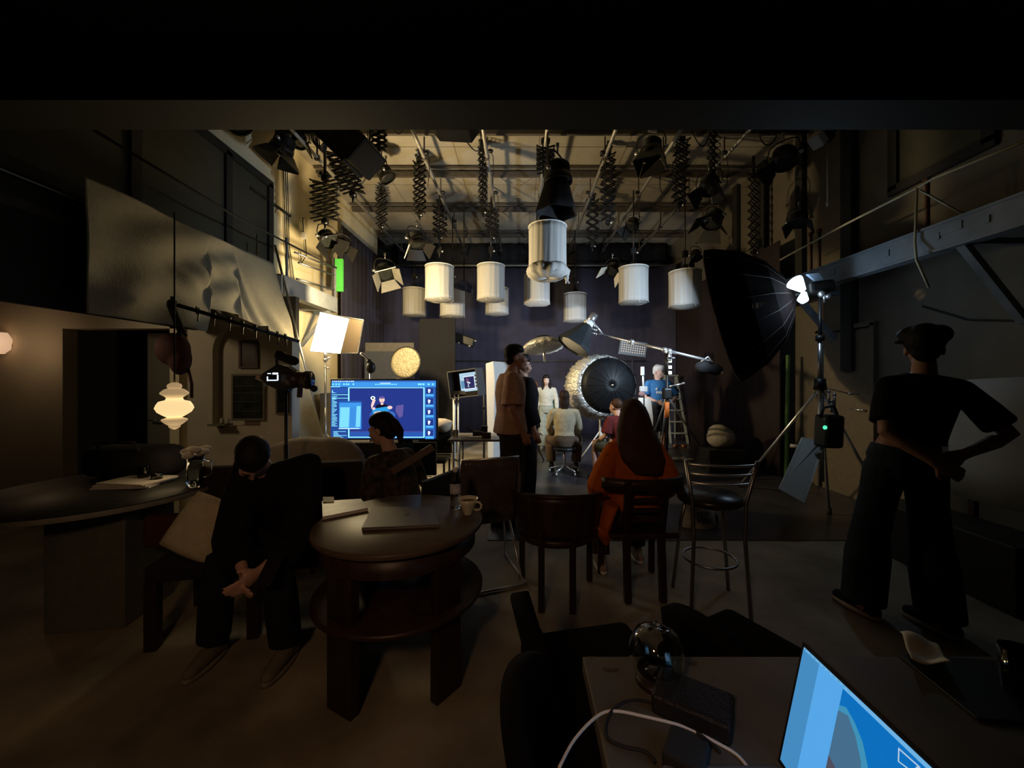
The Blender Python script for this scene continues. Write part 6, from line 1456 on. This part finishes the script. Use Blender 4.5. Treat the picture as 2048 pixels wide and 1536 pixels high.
# crouching man
person('person with cropped hair in a maroon tee, seated low before the umbrella', (1.52, 5.55, 0), R(28), 1.74,
    sit(.36, lean=.12, knl=(-.28, .36, .54), knr=(.2, .38, .52), anl=(-.34, .24, .09), anr=(.2, .34, .09), ell=(-.24, .16, .66), wrl=(-.2, .38, .56), head=(0, .20, 1.075), neck=(0, .13, .945)),
    SK1, [('top', cloth('tee_maroon', (.12, .02, .018)), dict(name='tee_shirt', sleeve=1.6, loose=2, low=2, ease=.02)), ('bottom', cloth('shorts_olive', (.05, .05, .035)), dict(name='shorts', length=1.8, ease=.025))],
    (HBR, [('e', (0, -.02, .045), (.078, .094, .088))]), dict(m=cloth('shoe_dark', (.02, .02, .022)), sole=M['rubber']), vox=.011, face=False)
b = MB(); b.box((1.52, 5.55, .17), (.36, .34, .34), None, .02); one(b, 'apple_box', M['darkwood'], 'dark wooden box under the crouched figure', 'box')
# woman in orange
person('person with long brown hair in orange jacket seated on a chair', (.845, 2.83, 0), R(2), 1.68,
    sit(.46, s=1, ell=(-.27, .0, .72), elr=(.27, .0, .72), wrl=(-.22, .2, .60), wrr=(.22, .2, .60), knl=(-.16, .42, .50), knr=(.14, .42, .50), anl=(-.20, .2, .085), anr=(.14, .36, .085), shl=(-.165, .01, .975), shr=(.165, .01, .975)),
    SK1, [('top', cloth('jacket_orange', (.55, .125, .012)), dict(name='jacket', sleeve=3.7, loose=1.7, low=1, ease=.03)), ('bottom', cloth('trousers_brown2', (.06, .035, .025)), dict(name='trousers'))] +
         [('drape', cloth('jacket_orange', (.55, .125, .012)), dict(name='jacket_tail', secs=[((-.20, -.10, .62), (.05, 0, 0), (0, .10, 0)), ((-.25, -.10, .5), (.05, 0, 0), (0, .11, 0)), ((-.25, -.08, .40), (.055, 0, 0), (0, .08, 0)), ((-.23, -.06, .31), (.02, 0, 0), (0, .03, 0))]))],
    (HBR, long_cap + [('l', [((0, -.035, .09), (.085, 0, 0), (0, .07, 0)), ((0, -.045, .03), (.110, 0, 0), (0, .08, 0)), ((0, -.065, -.08), (.14, 0, 0), (0, .08, 0)), ((.01, -.12, -.19), (.165, 0, 0), (0, .06, 0)), ((.03, -.165, -.30), (.16, 0, 0), (0, .045, 0)), ((.06, -.18, -.40), (.10, 0, 0), (0, .03, 0))])]), dict(m=cloth('shoe_pale', (.35, .28, .22)), sole=M['white']), vox=.009, face=False)
# blue man
bt = person('person with grey hair in blue printed tee, one hand on hip', (2.67, 7.45, 0), R(180), 1.80,
    stand(1.74 / 1.72, headrot=(-14, 0, 38), ell=(-.40, -.08, 1.16), wrl=(-.20, .03, .98), hdl=(-.12, .08, .95), elr=(.26, .03, 1.13), wrr=(.10, .25, 1.05)),
    SK1, [('top', cloth('tee_blue', (.035, .13, .30)), dict(name='tee_shirt', sleeve=1.65, loose=2.0, low=2, hem=.05, ease=.022)), ('bottom', cloth('shorts_black', (.03, .03, .035)), dict(name='shorts', length=2.1, ease=.03))],
    (HG, short_hair + [('e', (0, .05, .11), (.06, .04, .035))]), dict(m=cloth('shoe_dark', (.02, .02, .022)), sole=M['rubber']), vox=.011)
for k, (w_, z, sz) in enumerate((('no', 1.24, .10), ('d', 1.30, .07))):
    Mt = Matrix.Translation(V((.03 + k * .05, .14, z))) @ Euler((PI / 2, 0, PI)).to_matrix().to_4x4(); o = text_mesh(w_, sz, 'shirt_print', M['white'], bt, Mt, .012)
# woman by the monitor, turned to the side
person('person with tied hair in dark patterned blouse before the large monitor', (-.79, 2.80, 0), R(66), 1.66,
    sit(.36, lean=.18, headrot=(-14, 0, 14), knl=(-.10, .44, .46), knr=(.14, .44, .46), ell=(-.22, .16, .70), elr=(.23, .12, .72), wrl=(-.08, .40, .66), wrr=(.10, .38, .66)),
    SK1, [('top', mat('patterned_blouse', (.045, .030, .016), .85, noise=.9, scale=28), dict(name='blouse', sleeve=3.0, loose=2.2, low=1, ease=.022)), ('bottom', cloth('trousers_black', (.012, .010, .010)), dict(name='trousers'))],
    (HB, long_cap + [('e', (0, -.07, .0), (.07, .06, .07)), ('t', [(0, -.11, .03), (0, -.14, -.04), (0, -.13, -.12)], [.04, .035, .02])]), dict(m=cloth('shoe_dark', (.02, .02, .022)), sole=M['rubber']), vox=.008)
t = thing('plain_chair', 'dark chair under the figure with tied hair', 'chair', (-.77, 2.80, 0), R(66))
b = MB(); b.box((0, .03, .36), (.44, .42, .035), None, .01); b.build('seat', M['black'], t, local=True)
b = MB(); b.box((0, -.24, .66), (.42, .03, .34), None, .012); b.build('backrest', M['black'], t, local=True)
for x in (-.19, .19):
    b = MB(); b.bar((x, -.22, 0), (x, -.24, .6), .025, .025, (0, 1, 0)); b.build('leg', M['black'], t, local=True)
    b = MB(); b.bar((x, .2, 0), (x, .2, .35), .025, .025, (0, 1, 0)); b.build('leg', M['black'], t, local=True)
# tablet bar leaning by her
a, c = P(784, 944, 2.62), P(866, 894, 2.62)
b = MB(); b.bar(a, c, .012, .05, (0, 0, 1), .004); one(b, 'tablet', mat('tablet_brown', (.13, .095, .07), .5), 'slim grey brown tablet held slanting beside the patterned blouse', 'tablet')
# seated person on the bench
person('person in black bent forward on the dark bench, elbows on knees', (-1.40, 2.40, 0), R(180), 1.74,
    sit(.47, lean=.16, knl=(-.14, .40, .53), knr=(.18, .38, .53), anl=(-.16, .36, .085), anr=(.24, .34, .085), ell=(-.20, .30, .62), elr=(.18, .28, .62), wrl=(-.10, .46, .54), wrr=(-.0, .45, .52), hdl=(-.06, .54, .50), hdr=(-.05, .52, .48), head=(0.08, .27, 1.06), neck=(.05, .19, .95), headrot=(-72, 0, 34)),
    SK1, [('top', cloth('jumper_black', (.009, .008, .009)), dict(name='jumper', sleeve=3.7, loose=2, low=1, ease=.03)), ('bottom', cloth('jeans_black', (.012, .013, .018)), dict(name='trousers', wide=1.1))],
    (HB, short_hair), dict(m=cloth('shoe_sand', (.16, .14, .10)), sole=mat('sole_sand', (.22, .2, .15), .8)), vox=.009, face=True)
b = MB(); c = P(540, 1140, 1.86); b.box(c, (.075, .01, .15), Euler((R(-50), 0, 0)).to_matrix(), .004); one(b, 'mobile_phone', M['black'], 'black mobile phone held by the bent forward figure', 'phone')
# ================================================================ light
def light(name, kind, loc, energy, color, size=.1, rot=None, **k):
    d = bpy.data.lights.new(name, kind); o = bpy.data.objects.new(name, d); col.objects.link(o)
    o.location = loc; d.energy = energy; d.color = color
    if kind == 'AREA':
        d.shape = 'RECTANGLE'; d.size, d.size_y = size if isinstance(size, tuple) else (size, size)
    else: d.shadow_soft_size = size
    if rot is not None: o.rotation_euler = rot
    for a, v in k.items(): setattr(d, a, v)
    return o
def aim(d): return V(d).to_track_quat('-Z', 'Y').to_euler()
light('panel_back_light', 'SPOT', P(748, 598, 5.3), 335, (1, .76, .40), .10, aim((.27, .963, 0)), spot_size=R(178), spot_blend=.06)
light('pendant_light', 'POINT', P(349, 812, LY) + V((0, 0, -.35)), .7, (1, .70, .38), .12)
light('sconce_light', 'POINT', P(0, 688, YP - .35), 1.6, (1, .66, .38), .08)
light('partition_fill', 'SPOT', (-3.85, 2.6, 2.22), 15, (1, .78, .50), .12, aim((.5, 1, -.45)), spot_size=R(110), spot_blend=.8)  # unseen spot under the gallery, added to brighten the partition
light('strobe_light', 'SPOT', P(1590, 585, 4.0) + V((-.12, .1, 0)), 430, (.62, .80, 1), .12, aim((-.78, .75, -.03)), spot_size=R(104), spot_blend=.5)
light('strobe_spill', 'POINT', P(1612, 612, 3.95), 4, (.55, .74, 1), .05)
light('umbrella_light', 'SPOT', (1.35, 6.45, 1.75), 160, (.85, .92, 1), .2, aim((-.1, 1, .0)), spot_size=R(150), spot_blend=.5)
light('room_lamp', 'SPOT', (-.6, -.7, 2.2), 34, (1, .56, .30), .12, aim((.0, 1, -.75)), spot_size=R(76), spot_blend=.35)
light('panel_side_light', 'POINT', P(634, 665, 5.0), 11, (1, .76, .40), .08)
light('laptop_light', 'AREA', (.50, .58, .9), .25, (.30, .60, 1), (.2, .28), aim((-1, 0, -.15)))
w = bpy.data.worlds.new('world'); sc.world = w; w.use_nodes = True
w.node_tree.nodes['Background'].inputs[0].default_value = (1, .75, .45, 1); w.node_tree.nodes['Background'].inputs[1].default_value = .0012
vs_ = sc.view_settings
vs_.view_transform = 'Standard'; vs_.look = 'None'; vs_.exposure = 0; vs_.gamma = 1; vs_.use_curve_mapping = False
sc.cycles.use_denoising = True
sc.cycles.max_bounces = 6; sc.cycles.diffuse_bounces = 3; sc.cycles.transmission_bounces = 6; sc.cycles.sample_clamp_indirect = 4
sc.cycles.caustics_reflective = False; sc.cycles.caustics_refractive = False
